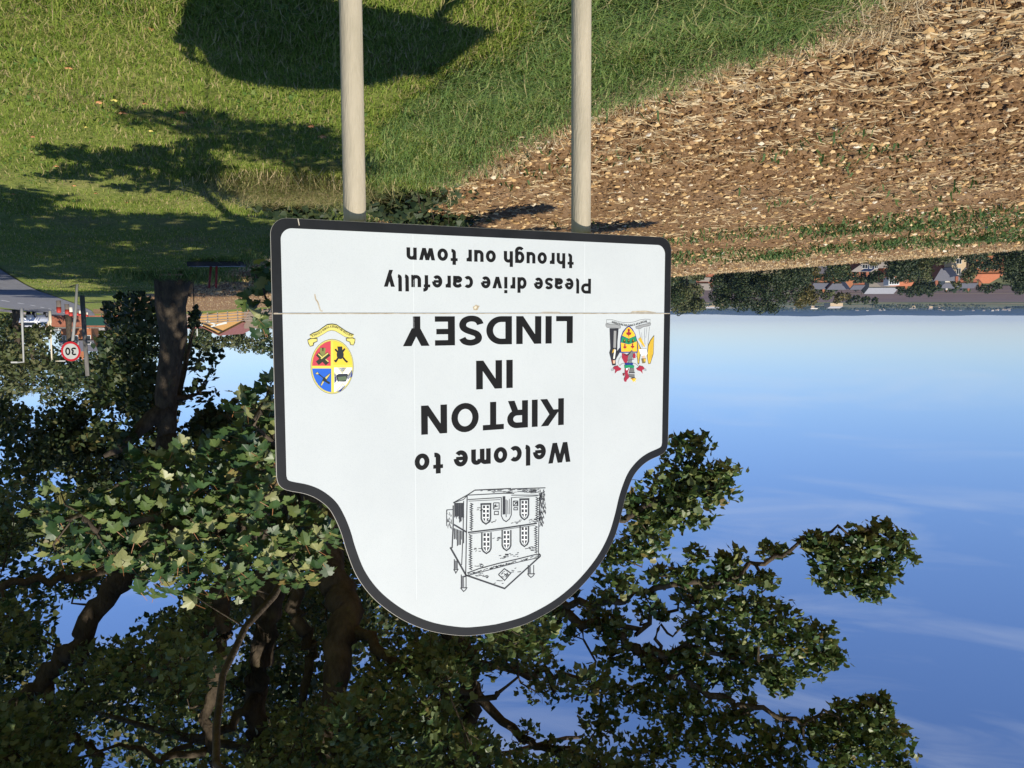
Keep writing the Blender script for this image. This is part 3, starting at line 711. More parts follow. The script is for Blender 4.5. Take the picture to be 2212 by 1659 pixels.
# ---------------------------------------------------------------- foliage helpers
LEAF_BIG = np.array([(0, 0), (.10, -.07), (.24, -.10), (.30, -.02), (.45, .04), (.38, .12), (.36, .22), (.50, .30), (.56, .47), (.44, .46), (.34, .54), (.22, .52), (.26, .66), (.16, .80), (.09, .86), (0, 1.0)])
LEAF_BIG = np.concatenate([LEAF_BIG, [(-x, y) for x, y in LEAF_BIG[-2:0:-1]]])
LEAF_MID = np.array([(0, 0), (.26, -.09), (.44, .05), (.34, .20), (.55, .45), (.24, .52), (.20, .74), (0, 1), (-.20, .74), (-.24, .52), (-.55, .45), (-.34, .20), (-.44, .05), (-.26, -.09)])
LEAF_TEN = np.array([(0, 0), (.28, -.07), (.43, .09), (.50, .42), (.25, .56), (0, 1), (-.25, .56), (-.50, .42), (-.43, .09), (-.28, -.07)])
LEAF_SM = np.array([(0, 0), (.42, .05), (.50, .46), (0, 1), (-.50, .46), (-.42, .05)])
LEAF_DOT = np.array([(0, -.1), (.45, .3), (.1, .9), (-.45, .45)])

def unit(v): return v / np.maximum(np.linalg.norm(v, axis=-1, keepdims=True), 1e-9)

def leaf_cloud(name, C, size, nrm, tip, tmpl, fan, rng, cup=.16):
    """one mesh of leaves: C centres, nrm facing, tip direction of the blade, tmpl outline; fan=True: triangles from a midpoint"""
    N = len(C); nrm = unit(nrm); tip = tip - nrm * np.sum(tip * nrm, -1, keepdims=True); tip = unit(tip); b = np.cross(tip, nrm)
    k = len(tmpl)
    bend = rng.uniform(.3, 1.6, (N, 1)) * cup
    zz = -np.abs(tmpl[:, 0])[None, :] * bend * 1.6 - ((tmpl[:, 1] - .4) ** 2)[None, :] * bend
    wid = rng.uniform(.85, 1.15, (N, 1, 1))
    X = (C[:, None, :] + size[:, None, None] * (tmpl[None, :, 0, None] * b[:, None, :] * wid + (tmpl[None, :, 1, None] - .4) * tip[:, None, :] + zz[..., None] * nrm[:, None, :]))
    if fan:
        mid = (C + size[:, None] * (-.1) * tip)[:, None, :]
        X = np.concatenate([X, mid], 1); kk = k + 1
        tri = np.array([(i, (i + 1) % k, k) for i in range(k)])
        Fc = (np.arange(N)[:, None, None] * kk + tri[None]).reshape(-1, 3)
    else:
        Fc = np.arange(N)[:, None] * k + np.arange(k)[None]
    return np_mesh(name, X.reshape(-1, 3), Fc)

def ball(rng, n, shell=.0):
    v = unit(rng.normal(size=(n, 3))); r = rng.uniform(shell ** 3, 1, (n, 1)) ** (1 / 3)
    return v * r, v

def facing(rng, n, out, up=.7, outw=.5, rnd=.75):
    return unit(np.array([0, 0, up]) + out * outw + rng.normal(size=(n, 3)) * rnd)

sycamore_top = mat('sycamore leaf', (.05, .09, .02), .42, island=[(0, (.026, .062, .020)), (.32, (.052, .100, .028)), (.60, (.088, .138, .036)), (.82, (.155, .19, .056)), (.95, (.27, .28, .10)), (1.0, (.20, .13, .04))], spec=.5, trans=.30)
def underside(m, colr, amt):
    """the pale underside of a leaf"""
    n, l = m.node_tree.nodes, m.node_tree.links; b = n['Principled BSDF']; src = b.inputs['Base Color'].links[0].from_socket
    g = n.new('ShaderNodeNewGeometry'); mm = n.new('ShaderNodeMath'); mm.operation = 'MULTIPLY'; mm.inputs[1].default_value = amt
    l.new(g.outputs['Backfacing'], mm.inputs[0])
    x = n.new('ShaderNodeMix'); x.data_type = 'RGBA'; l.new(mm.outputs[0], x.inputs[0]); l.new(src, x.inputs[6]); x.inputs[7].default_value = (*colr, 1)
    l.new(x.outputs[2], b.inputs['Base Color'])
underside(sycamore_top, (.17, .21, .085), .8)
bark = mat('sycamore bark', (.048, .038, .029), .95, (.115, .090, .064), 7.0, 1.0, 34, spec=.1, stretch=(1, 1, .45))
overlay(bark, 3.0, (1, 1, .6), (.20, .19, .07), .60, .74, .55)
tree_green = mat('roadside tree leaf', (.05, .08, .02), .5, island=[(0, (.022, .042, .014)), (.5, (.048, .075, .022)), (.85, (.085, .105, .034)), (1, (.17, .14, .05))], spec=.4, trans=.28)
olive_green = mat('sunlit olive leaf', (.07, .09, .03), .55, island=[(0, (.050, .066, .020)), (.5, (.085, .105, .034)), (1, (.16, .15, .06))], spec=.35, trans=.25)
dark_green = mat('dark hedge leaf', (.03, .05, .02), .55, island=[(0, (.016, .032, .012)), (.6, (.036, .058, .020)), (1, (.075, .085, .03))], spec=.35, trans=.2)
gold_green = mat('turning leaf', (.1, .1, .03), .55, island=[(0, (.06, .065, .018)), (.6, (.12, .105, .03)), (1, (.21, .15, .05))], spec=.35, trans=.25)

# ---------------------------------------------------------------- the sycamore behind the sign
TA = np.array([2.1, 12.8]); TAZ = gz(*TA)
syc = empty('sycamore_tree', (TA[0], TA[1], TAZ))
tag(syc, 'big spreading sycamore with dark limbs rising behind the welcome sign', 'tree')
SYO = np.array([TA[0], TA[1], TAZ])
def loc_(p): return np.asarray(p) - SYO
SK = []          # skeleton points (position, radius) for twigs to start from
def limb(name, pts, r0, r1, n=12, wob=.04, sub_=5, parent=None, m=None):
    """pts in world coordinates; a gnarled tapering limb"""
    P_ = []
    pts = [np.array(p, float) for p in pts]
    for i in range(len(pts) - 1):
        a_, b_, c_, d_ = pts[max(i - 1, 0)], pts[i], pts[i + 1], pts[min(i + 2, len(pts) - 1)]
        for k in range(sub_):
            t = k / sub_
            P_.append(.5 * (2 * b_ + (c_ - a_) * t + (2 * a_ - 5 * b_ + 4 * c_ - d_) * t * t + (3 * b_ - a_ - 3 * c_ + d_) * t ** 3))
    P_.append(pts[-1])
    P_ = [p + RNG.normal(size=3) * wob * (0 if i == 0 else 1) for i, p in enumerate(P_)]
    rr_ = [r0 + (r1 - r0) * (i / (len(P_) - 1)) ** .85 for i in range(len(P_))]
    rr_ = [r * (1 + RNG.uniform(-.10, .10)) for r in rr_]
    for p, r in zip(P_, rr_): SK.append((p, r))
    mb = MB(); mb.tube([loc_(p) for p in P_], rr_, n)
    return mb.build(name, m or bark, parent or syc, True)
B0 = np.array([TA[0], TA[1], TAZ - .25])
fork = at(640, 900, 11.0)
limb('trunk', [B0, B0 + [0, 0, .6], at(790, 640, 12.4), at(690, 860, 11.0), at(680, 1000, 11.0)], .52, .42, 18, .03)
F0, F1, F2 = at(700, 820, 11.0), at(690, 900, 11.0), at(680, 980, 11.0)
limbs = [
    ([F1, at(690, 1150, 10.6), at(725, 1260, 10.2), at(745, 1345, 9.8), at(720, 1480, 9.4), at(700, 1700, 9.0)], .26, .13),
    ([F1, at(590, 1180, 11.2), at(575, 1330, 11.2), at(555, 1500, 11.3), at(552, 1660, 11.4), at(560, 1900, 11.6)], .25, .12),
    ([F0, at(560, 1100, 10.5), at(485, 1280, 9.9), at(478, 1360, 9.8), at(468, 1440, 9.7), at(440, 1620, 9.5)], .15, .06),
    ([at(485, 1270, 9.9), at(430, 1390, 9.9), at(380, 1430, 10.2), at(300, 1480, 10.6)], .08, .03),
    ([at(640, 1120, 11.0), at(640, 1290, 10.3), at(660, 1370, 10.2), at(668, 1430, 10.2), at(640, 1560, 10.3)], .11, .05),
    ([F0, at(480, 1080, 11.4), at(330, 1190, 11.6), at(240, 1275, 11.6), at(170, 1390, 11.5), at(110, 1450, 11.4), at(40, 1520, 11.3), at(-80, 1640, 11)], .20, .11),
    ([at(240, 1275, 11.6), at(195, 1340, 11.9), at(170, 1420, 12.2), at(150, 1560, 12.5)], .12, .04),
    ([at(330, 1190, 11.6), at(180, 1245, 11.0), at(60, 1262, 10.6), at(-60, 1280, 10.3)], .08, .04),
    ([F2, at(820, 1150, 11.0), at(950, 1310, 10.8), at(1000, 1420, 10.7), at(1015, 1500, 10.7), at(1020, 1640, 10.6)], .22, .09),
    ([at(985, 1380, 10.7), at(1050, 1430, 10.4), at(1120, 1450, 10.2), at(1220, 1456, 10.0), at(1300, 1480, 9.8)], .09, .03),
    ([F2, at(900, 1120, 10.6), at(1150, 1290, 10.0), at(1317, 1372, 9.6), at(1392, 1417, 9.5), at(1443, 1463, 9.4), at(1558, 1503, 9.3), at(1629, 1528, 9.2), at(1720, 1554, 9.1), at(1800, 1543, 9.0), at(1886, 1513, 8.9)], .085, .010),
    ([at(1150, 1290, 10.0), at(1250, 1300, 9.7), at(1357, 1294, 9.5), at(1468, 1261, 9.3), at(1569, 1246, 9.2), at(1659, 1211, 9.1), at(1745, 1166, 9.0), at(1830, 1150, 8.9), at(1900, 1160, 8.9)], .055, .010),
    ([at(1317, 1372, 9.6), at(1382, 1347, 9.6), at(1460, 1310, 9.7), at(1540, 1290, 9.7)], .04, .012),
    ([at(1392, 1417, 9.5), at(1450, 1410, 9.4), at(1528, 1407, 9.3), at(1640, 1420, 9.2), at(1760, 1400, 9.1)], .05, .012),
    ([at(1443, 1463, 9.4), at(1420, 1380, 9.4), at(1470, 1370, 9.3)], .03, .012),
    ([at(1010, 1470, 10.7), at(1104, 1578, 10.4), at(1178, 1615, 10.2), at(1271, 1641, 10.0), at(1400, 1680, 9.8)], .07, .03),
    ([at(880, 1100, 10.6), at(1100, 1180, 9.4), at(1300, 1130, 8.8), at(1420, 1080, 8.5), at(1520, 1040, 8.3), at(1560, 1060, 8.2)], .07, .015),
    ([F1, at(700, 1120, 8.8), at(640, 1190, 7.0), at(520, 1150, 5.8), at(380, 1130, 5.3), at(250, 1130, 5.1), at(150, 1120, 5.0)], .11, .010),
    ([at(640, 1190, 7.0), at(640, 1080, 5.9), at(580, 960, 5.4), at(550, 880, 5.3)], .03, .008),
    ([at(555, 1500, 11.3), at(500, 1570, 11.0), at(420, 1600, 10.8), at(330, 1640, 10.5)], .08, .03),
    ([at(440, 1620, 9.5), at(340, 1640, 9.2), at(270, 1600, 9.0)], .05, .02),
    ([at(90, 1470, 11.4), at(130, 1580, 11.2), at(200, 1620, 11.2), at(220, 1700, 11)], .09, .05),
    ([at(745, 1345, 9.8), at(840, 1420, 9.4), at(960, 1480, 9.0), at(1080, 1500, 8.8)], .08, .03),
]
for pts, r0, r1 in limbs: limb('limb', pts, r0, r1)
# unseen upper limbs above the frame
for k in range(9):
    an = k * 2.4; rr_ = 2.6 + 2.0 * (k % 3)
    s0 = at((700, 555, 1010)[k % 3], 1640, (9.2, 11.3, 10.6)[k % 3])
    e0 = np.array([TA[0] + rr_ * math.cos(an), TA[1] - .5 + rr_ * math.sin(an), 8.6 + (k % 4) * 1.1])
    limb('limb', [s0, (s0 + e0) / 2 + [0, 0, .4], e0], .10, .03, 8)

# leaf clusters: centre, radius, number of leaves
clus = []
# a leafy bough overhead, reaching out above the sign; it throws the dappled shadow on the verge
limb('limb', [at(640, 1190, 7.0), np.array([1.9, 5.2, 4.2]), np.array([1.2, 4.0, 4.7]), np.array([.5, 3.0, 4.8])], .034, .010, 8)
for gx_, gy_ in ((2.5, 7.9), (2.3, 7.2), (1.9, 7.3), (1.75, 7.9), (2.1, 8.4), (2.5, 6.9), (1.6, 8.5), (2.2, 8.9), (2.2, 7.7), (2.0, 8.0), (2.45, 8.3), (1.8, 8.9), (2.65, 7.4), (1.7, 7.5), (2.9, 6.9)):
    hh = 4.7 + .2 * math.sin(gx_ * 7 + gy_ * 3); c0 = np.array([gx_, gy_, 0]) - np.array(SUND) / abs(SUND.z) * hh
    clus.append((np.array([c0[0], c0[1], hh]), .36, 84, .55))
def cl(x, y, Y, r, n, flat_=.6): clus.append((at(x, y, Y), r, n, flat_))
# the right outer sprays against the sky (photograph right)
for x, y, Y, r, n in [(1490, 960, 8.4, .24, 55), (1475, 1020, 8.4, .34, 90), (1530, 1060, 8.3, .30, 80), (1440, 1060, 8.5, .34, 85), (1555, 1020, 8.2, .22, 45), (1400, 1110, 8.7, .32, 80), (1480, 1110, 8.4, .28, 70),
                      (1390, 1180, 8.9, .30, 60), (1330, 1200, 9.0, .30, 60), (1330, 1260, 9.3, .28, 45), (1400, 1150, 9.3, .28, 50),
                      (1760, 1175, 9.0, .20, 40), (1800, 1200, 9.0, .30, 85), (1850, 1180, 8.9, .30, 85), (1900, 1165, 8.9, .28, 75), (1930, 1200, 8.9, .24, 60), (1900, 1240, 8.9, .26, 65), (1845, 1250, 9.0, .28, 70), (1790, 1250, 9.0, .24, 55), (1880, 1280, 9.0, .20, 40), (1945, 1160, 8.9, .15, 24),
                      (1570, 1215, 9.2, .18, 34), (1590, 1250, 9.2, .20, 40), (1640, 1255, 9.2, .16, 26), (1500, 1200, 9.3, .18, 24), (1470, 1240, 9.3, .20, 32), (1540, 1270, 9.3, .22, 40), (1490, 1290, 9.4, .22, 36), (1430, 1240, 9.4, .2, 28),
                      (1560, 1320, 9.3, .28, 60), (1620, 1310, 9.2, .28, 60), (1680, 1330, 9.1, .28, 60), (1640, 1370, 9.2, .30, 65), (1710, 1390, 9.1, .28, 60), (1770, 1370, 9.0, .24, 45), (1790, 1420, 9.0, .22, 40), (1740, 1440, 9.1, .24, 48), (1600, 1420, 9.3, .28, 60), (1550, 1380, 9.3, .28, 55), (1660, 1450, 9.2, .26, 55), (1590, 1470, 9.3, .24, 45), (1510, 1360, 9.4, .24, 40), (1480, 1420, 9.4, .24, 45), (1520, 1450, 9.4, .26, 50), (1690, 1480, 9.2, .2, 34),
                      (1820, 1570, 9.0, .26, 70), (1880, 1545, 8.9, .26, 70), (1920, 1590, 8.9, .26, 70), (1860, 1610, 8.9, .28, 75), (1790, 1620, 9.0, .28, 75), (1930, 1650, 8.9, .28, 70), (1840, 1670, 9.0, .3, 75), (1760, 1570, 9.1, .2, 40), (1900, 1520, 8.9, .16, 30),
                      (1330, 1420, 9.7, .24, 42), (1290, 1340, 9.8, .28, 55), (1350, 1500, 9.5, .28, 60), (1420, 1520, 9.4, .30, 70), (1490, 1510, 9.4, .26, 55), (1540, 1560, 9.3, .28, 60), (1600, 1560, 9.3, .26, 50), (1660, 1600, 9.2, .24, 45), (1470, 1580, 9.3, .34, 85), (1400, 1620, 9.3, .36, 90), (1540, 1630, 9.2, .32, 75), (1300, 1560, 9.5, .30, 65), (1620, 1650, 9.2, .28, 55), (1700, 1640, 9.2, .22, 40)]:
    cl(x, y, Y, r * 1.12, int(n * 1.4))
GAPS = [(160, 1347, 42, 30), (285, 1322, 46, 40), (106, 1450, 24, 24), (255, 1620, 66, 42), (492, 1570, 46, 34), (637, 1464, 22, 24), (1150, 1585, 50, 36), (40, 1252, 30, 12), (300, 1555, 30, 20), (1420, 1345, 40, 28), (1240, 1410, 28, 18), (400, 1640, 30, 22), (760, 1410, 20, 26), (20, 1470, 18, 20), (1250, 1560, 22, 18), (1090, 1500, 24, 16)]
rg = np.random.default_rng(21)
tries = 0; made = 0
while made < 330 and tries < 6000:
    tries += 1
    x, y = rg.uniform(-160, 1300), rg.uniform(1290, 1720)
    if x > 1000 and y < 1360 + (1300 - x) * -.1: continue
    r = rg.uniform(.28, .50); Y = rg.uniform(9.2, 13.2) if rg.random() < .72 else rg.uniform(7.4, 9.2)
    rp_ = r / Y * FPX * .95
    if any(((x - gx) / (ga * .9 + rp_)) ** 2 + ((y - gy) / (gb * .9 + rp_ * .75)) ** 2 < 1 for gx, gy, ga, gb in GAPS): continue
    if 440 < x < 1000 and y < 1420 and Y < 10.6: continue
    if 440 < x < 690 and y < 1560 and Y < 11.6: continue
    clus.append((at(x, y, Y), r, int(55 * (r / .38) ** 2), .65)); made += 1
# the back of the crown low down on the right (behind the near spray)
for k in range(50):
    x, y, Y = rg.uniform(-120, 330), rg.uniform(1060, 1300), rg.uniform(11.5, 14.0)
    if any(((x - gx) / (ga + 45)) ** 2 + ((y - gy) / (gb + 35)) ** 2 < 1 for gx, gy, ga, gb in GAPS): continue
    clus.append((at(x, y, Y), .42, 60, .6))
for k in range(40): clus.append((at(rg.uniform(420, 760), rg.uniform(1060, 1340), rg.uniform(12.6, 14.5)), .45, 60, .6))
# the upper crown, above the frame
for k in range(330):
    v_ = unit(rg.normal(size=3)); rr_ = rg.uniform(.45, 1) ** .5
    p = np.array([1.4, 9.3, 9.8]) + v_ * rr_ * np.array([6.8, 6.4, 4.8])
    if p[2] < 1.9 + .60 * p[1] or p[2] < 6.2 + max(0, (9.5 - p[1])) * .35: continue
    if p[0] < -3.3 and p[2] < 8.4: continue
    clus.append((p, rg.uniform(.6, .9), 120, .6))
# boughs that reach out over the verge, above the frame
for k in range(30):
    clus.append((np.array([rg.uniform(1.5, 7.0), rg.uniform(3.2, 6.2), rg.uniform(6.2, 8.0)]), rg.uniform(.5, .8), 80, .55))
# leaves along the outer limbs
for pts, r0, r1 in limbs[10:17]:
    for a_, b_ in zip(pts, pts[1:]):
        if (a_[0] > .2): continue
        for k in range(max(1, int(np.linalg.norm(b_ - a_) / .16))):
            t = rg.random(); clus.append((a_ + (b_ - a_) * t + rg.normal(size=3) * .13 + np.array([0, 0, .05]), rg.uniform(.10, .22), int(rg.uniform(10, 26)), .8))
Cs, Ss, Ns, Ts = [], [], [], []
twig = MB()
SKP = np.array([p for p, r in SK]); SKR = np.array([r for p, r in SK])
def spray(c, r, n, fl, lsize, rng):
    q, v_ = ball(rng, n, .35)
    q = q * np.array([1, 1, fl]) * r * rng.uniform(.7, 1.15, (n, 1))
    c = np.asarray(c)
    return c + q, rng.uniform(.65, 1.15, n) * lsize, facing(rng, n, v_, .75, .45, .6), unit(v_ * .8 + np.array([0, 0, -.55]) + rng.normal(size=(n, 3)) * .4)
clus.sort(key=lambda q: float(np.min(np.linalg.norm(SKP - q[0], axis=1))))
for c, r, n, fl in clus:
    big = c[2] > 1.9 + .60 * c[1] and c[2] > 5.5
    ns = max(8, int(n * (1.75 if not big else .75)))
    C_, S_, N_, T_ = spray(c, r, ns, fl, .088 if not big else .26, RNG)
    Cs.append(C_); Ss.append(S_); Ns.append(N_); Ts.append(T_)
    # a twig from the nearest limb, then small ones into the spray
    dist = np.linalg.norm(SKP - c, axis=1) + .15 * SKR; j = int(np.argmin(dist)); a0 = SKP[j]
    if dist[j] < 1.0:
        mid_ = (a0 + c) / 2 + RNG.normal(size=3) * .08 + np.array([0, 0, .06])
        if np.linalg.norm(c - a0) > .1: twig.tube([loc_(a0), loc_(mid_), loc_(c)], [min(.022, SKR[j]), min(.016, SKR[j]), .009], 5, cap=False)
        SKP = np.concatenate([SKP, [mid_, c]]); SKR = np.concatenate([SKR, [.014, .010]])
        for k in range(4):
            e0 = c + unit(RNG.normal(size=3)) * r * .8 * np.array([1, 1, fl]); twig.tube([loc_(mid_ * .3 + c * .7), loc_((c + e0) / 2 + RNG.normal(size=3) * .03), loc_(e0)], [.007, .005, .003], 3, cap=False)
C_, S_, N_, T_ = (np.concatenate(k) for k in (Cs, Ss, Ns, Ts))
hi_ = C_[:, 2] > 1.9 + .60 * C_[:, 1]
o = link('crown', leaf_cloud('crown', loc_(C_[~hi_]), S_[~hi_], N_[~hi_], T_[~hi_], LEAF_TEN, False, RNG, .26), sycamore_top, syc); tag(o, kind='stuff')
o = link('crown', leaf_cloud('crown', loc_(C_[hi_]), S_[hi_], N_[hi_], T_[hi_], LEAF_SM, False, RNG), sycamore_top, syc); tag(o, 'upper part of the sycamore crown', kind='stuff')
# the near spray that hangs towards the viewer: large leaves, each its own
near = [(150, 1120, 5.1, .26), (210, 1150, 5.1, .26), (260, 1100, 5.2, .26), (300, 1190, 5.2, .28), (360, 1080, 5.3, .28), (400, 1190, 5.2, .28), (450, 1050, 5.3, .28), (470, 1150, 5.3, .3), (540, 1090, 5.4, .3), (560, 1190, 5.4, .28),
        (620, 1130, 5.6, .28), (680, 1160, 5.7, .26), (640, 1230, 5.6, .24), (330, 1010, 5.4, .22), (430, 970, 5.4, .2), (540, 960, 5.4, .24), (590, 1010, 5.5, .24), (560, 880, 5.4, .20), (600, 900, 5.5, .18), (500, 1240, 5.3, .22), (340, 1250, 5.2, .2), (240, 1200, 5.1, .2), (420, 1260, 5.2, .18), (585, 830, 5.5, .12), (120, 1190, 5.1, .12), (130, 1060, 5.1, .1)]
Cn, Sn, Nn, Tn = [], [], [], []
for x, y, Y, r in near + [(x + random.uniform(-25, 25), y + random.uniform(-20, 20), Y + random.uniform(.5, 1.3), r * 1.1) for x, y, Y, r in near[:22]]:
    n = int(40 * (r / .26) ** 2)
    a1 = at(x, y, Y); q = spray(a1, r, n, .72, .098, RNG)
    nn = unit(q[2] * .6 + np.array([-.25, -.75, .45]) + RNG.normal(size=(n, 3)) * .38)
    tt = unit(np.array([.1, -.15, -.9]) + RNG.normal(size=(n, 3)) * .35)
    Cn.append(q[0]); Sn.append(q[1]); Nn.append(nn); Tn.append(tt)
    dist = np.linalg.norm(SKP - a1, axis=1); j = int(np.argmin(dist))
    twig.tube([loc_(SKP[j]), loc_((SKP[j] + a1) / 2 + RNG.normal(size=3) * .04), loc_(a1)], [.008, .006, .004], 5, cap=False)
    for k in range(6):
        e0 = a1 + unit(RNG.normal(size=3)) * r * .85; twig.tube([loc_(a1), loc_((a1 + e0) / 2 + RNG.normal(size=3) * .02), loc_(e0)], [.004, .003, .002], 3, cap=False)
# the low sprig in the shade just past the edge of the board
limb('limb', [at(600, 905, 5.4), at(606, 800, 4.4), at(598, 700, 3.7), at(572, 640, 3.4), at(556, 585, 3.3)], .008, .003, 5, .005)
for x, y, Y, k in ((552, 580, 3.3, 5), (566, 600, 3.35, 5), (575, 640, 3.4, 6), (545, 640, 3.35, 6), (540, 665, 3.4, 4), (560, 690, 3.4, 6), (582, 610, 3.35, 4), (578, 705, 3.6, 4), (556, 715, 3.45, 3), (574, 575, 3.3, 3)):
    q = spray(at(x, y, Y), .045, k, .9, .062, RNG); Cn.append(q[0]); Sn.append(q[1]); Nn.append(unit(q[2] + np.array([-.2, -.8, .2]))); Tn.append(q[3])
Cn, Sn, Nn, Tn = (np.concatenate(k) for k in (Cn, Sn, Nn, Tn))
order = np.argsort(-(Sn / Cn[:, 1]))
pick, rest = order[:300], order[300:]
o = link('crown', leaf_cloud('crown', loc_(Cn[rest]), Sn[rest], Nn[rest], Tn[rest], LEAF_BIG, True, RNG), sycamore_top, syc); tag(o, 'near spray of sycamore leaves hanging beside the sign', kind='stuff')
petiole = mat('reddish leaf stalk', (.30, .13, .05), .5)
leaf_meshes = []
for k in range(6):
    k_ = len(LEAF_BIG); mb = MB(); bend = .18 + .10 * k
    zs = [-abs(x) * bend * 1.5 - (y - .4) ** 2 * bend for x, y in LEAF_BIG]
    pts = [(x, y - .4, z_) for (x, y), z_ in zip(LEAF_BIG, zs)]
    for i in range(k_): mb.poly([pts[i], pts[(i + 1) % k_], (0, -.1, .02)], 0)
    mb.poly([(-.018, -.39, -.04), (.018, -.39, -.04), (.10 + .03 * k, -.95, .10), (.075 + .03 * k, -.96, .10)], 1)
    me = bpy.data.meshes.new('leaf'); me.from_pydata(mb.v, [], mb.f)
    bm = bmesh.new(); bm.from_mesh(me); bmesh.ops.remove_doubles(bm, verts=bm.verts, dist=1e-5); bm.to_mesh(me); bm.free()
    me.materials.append(None); me.materials.append(petiole)
    me.polygons.foreach_set('material_index', [0] * k_ + [1]); leaf_meshes.append(me)
leaf_mats = [mat('sycamore leaf %s' % nm, c, .42, spec=.5, trans=.28, col2=c2, scale=9.0) for nm, c, c2 in
             (('deep', (.028, .066, .026), (.042, .088, .032)), ('mid', (.050, .105, .032), (.068, .125, .040)), ('light', (.10, .16, .045), (.14, .19, .060)), ('turned', (.27, .29, .11), (.36, .36, .15)))]
for m_ in leaf_mats[:3]: underside(m_, (.19, .23, .095), .85)
lv = {}
for i, me in enumerate(leaf_meshes):
    for j, m_ in enumerate(leaf_mats):
        c = me.copy(); c.materials[0] = m_; lv[i, j] = c
for t, i in enumerate(pick):
    n_i, t_i = unit(Nn[i]), Tn[i]; t_i = unit(t_i - n_i * (t_i @ n_i)); b_i = np.cross(t_i, n_i); s = Sn[i]
    o = bpy.data.objects.new('leaf', lv[random.randrange(6), random.choices((0, 1, 2, 3), (3, 4, 3, 1.8))[0]]); COL.objects.link(o); o.parent = syc
    p = loc_(Cn[i])
    o.matrix_local = Matrix(((b_i[0] * s, t_i[0] * s, n_i[0] * s, p[0]), (b_i[1] * s, t_i[1] * s, n_i[1] * s, p[1]), (b_i[2] * s, t_i[2] * s, n_i[2] * s, p[2]), (0, 0, 0, 1)))
o = twig.build('twigs', bark, syc, True); tag(o, kind='stuff')

# ---------------------------------------------------------------- other trees
def make_tree(name, base, lobes, m, label, group=None, trunk_r=.2, leaf=.3, dens=1.0, limbs_=None, tmpl=LEAF_DOT, trunk_top=None, bark_m=None, seed=0, cap=9000, cat='tree'):
    """lobes: (centre, radius) in world coordinates; a tree with its own trunk, branches and a crown of many leaves"""
    rng = np.random.default_rng(seed + 100)
    base = np.array(base, float); root = empty(name, tuple(base)); tag(root, label, cat, group)
    top = np.array(trunk_top if trunk_top is not None else np.mean([c for c, r in lobes], axis=0))
    mb = MB(); n = 7
    pts = [base + (top - base) * (k / n) + (rng.normal(size=3) * trunk_r * .10 if 0 < k else -np.array([0, 0, .3])) for k in range(n + 1)]
    mb.tube([p - base for p in pts], [trunk_r * (1.25 if k == 0 else 1 - .6 * k / n) for k in range(n + 1)], 10)
    mb.build('trunk', bark_m or bark, root, True)
    bm_ = MB()
    for c, r in lobes[::max(1, len(lobes) // 14)]:
        s0 = pts[int(rng.integers(n - 3, n + 1))]; c = np.array(c)
        if np.linalg.norm(c - s0) > 11 * trunk_r ** .9: continue
        bm_.tube([s0 - base, (s0 + c) / 2 - base + rng.normal(size=3) * r * .1 + [0, 0, .1 * r], c - base], [trunk_r * .3, trunk_r * .2, trunk_r * .08], 6, cap=False)
        for k in range(3):
            e0 = c + unit(rng.normal(size=3)) * r * .85; bm_.tube([c - base, e0 - base], [trunk_r * .13, trunk_r * .04], 4, cap=False)
    o = bm_.build('branches', bark_m or bark, root, True); tag(o, kind='stuff')
    Cc, Nn_, Tt, Sz = [], [], [], []
    tot = sum(r * r for c, r in lobes)
    want = min(cap, int(dens * tot / (leaf * leaf) * 22))
    for c, r in lobes:
        k = max(20, int(want * r * r / tot)); q, v_ = ball(rng, k, .45)
        # a lobe is itself a set of clumps, so that its outline is uneven
        cb = unit(rng.normal(size=(7, 3))); lump = 1 + .22 * np.max(v_ @ cb.T, axis=1, keepdims=True) - .18
        Cc.append(np.array(c) + q * lump * r * np.array([1, 1, .85])); Nn_.append(facing(rng, k, v_, .5, .8, .6)); Tt.append(unit(v_ + rng.normal(size=(k, 3)) * .6 + [0, 0, -.4])); Sz.append(rng.uniform(.6, 1.3, k) * leaf)
    o = link('crown', leaf_cloud('crown', np.concatenate(Cc) - base, np.concatenate(Sz), np.concatenate(Nn_), np.concatenate(Tt), tmpl, False, rng), m, root); tag(o, kind='stuff')
    return root, pts

def px_lobes(spec): return [(at(x, y, Y), r / FPX * Y) for x, y, Y, r in spec]
# tree with the thick trunk beside the road
YB = 21.0
tb = at(378, 607, YB); tb[2] = gz(tb[0], tb[1])
rngb = np.random.default_rng(5)
spec = []
for k in range(185):
    x, y = rngb.uniform(-120, 600), rngb.uniform(770, 1180)
    if ((x - 500) / 105) ** 2 + ((y - 800) / 72) ** 2 < 1: continue
    if ((x - 70) / 70) ** 2 + ((y - 868) / 42) ** 2 < 1: continue
    if x < 30 and 950 < y < 1060: continue
    if x < 110 and 1062 < y < 1122: continue
    if x < 250 and y < 850: continue
    if 300 < x < 430 and y < 1060 and rngb.random() < .85:
        spec.append((x, y, rngb.uniform(23.5, 26), rngb.uniform(45, 70))); continue
    Yq = rngb.uniform(20, 26)
    if np.linalg.norm(np.cross(at(x, y, Yq) - np.array([13.4, 25, 2.8]), np.array(SUND))) < 2.2: Yq = rngb.uniform(27.5, 29)
    spec.append((x, y, Yq, rngb.uniform(34, 62)))
for x, y, Y, r in ((460, 770, 21.5, 26), (440, 800, 22, 34), (430, 850, 22, 40), (520, 890, 22, 34), (470, 900, 22, 44), (560, 905, 22, 30), (430, 930, 22, 44), (270, 770, 24, 40), (300, 800, 24, 70), (265, 840, 25, 60), (310, 730, 24, 56), (275, 700, 25, 36), (330, 690, 24.5, 40), (290, 660, 25, 30), (420, 680, 23, 14), (420, 700, 23, 18)): spec.append((x, y, Y, r))
lob = px_lobes(spec)
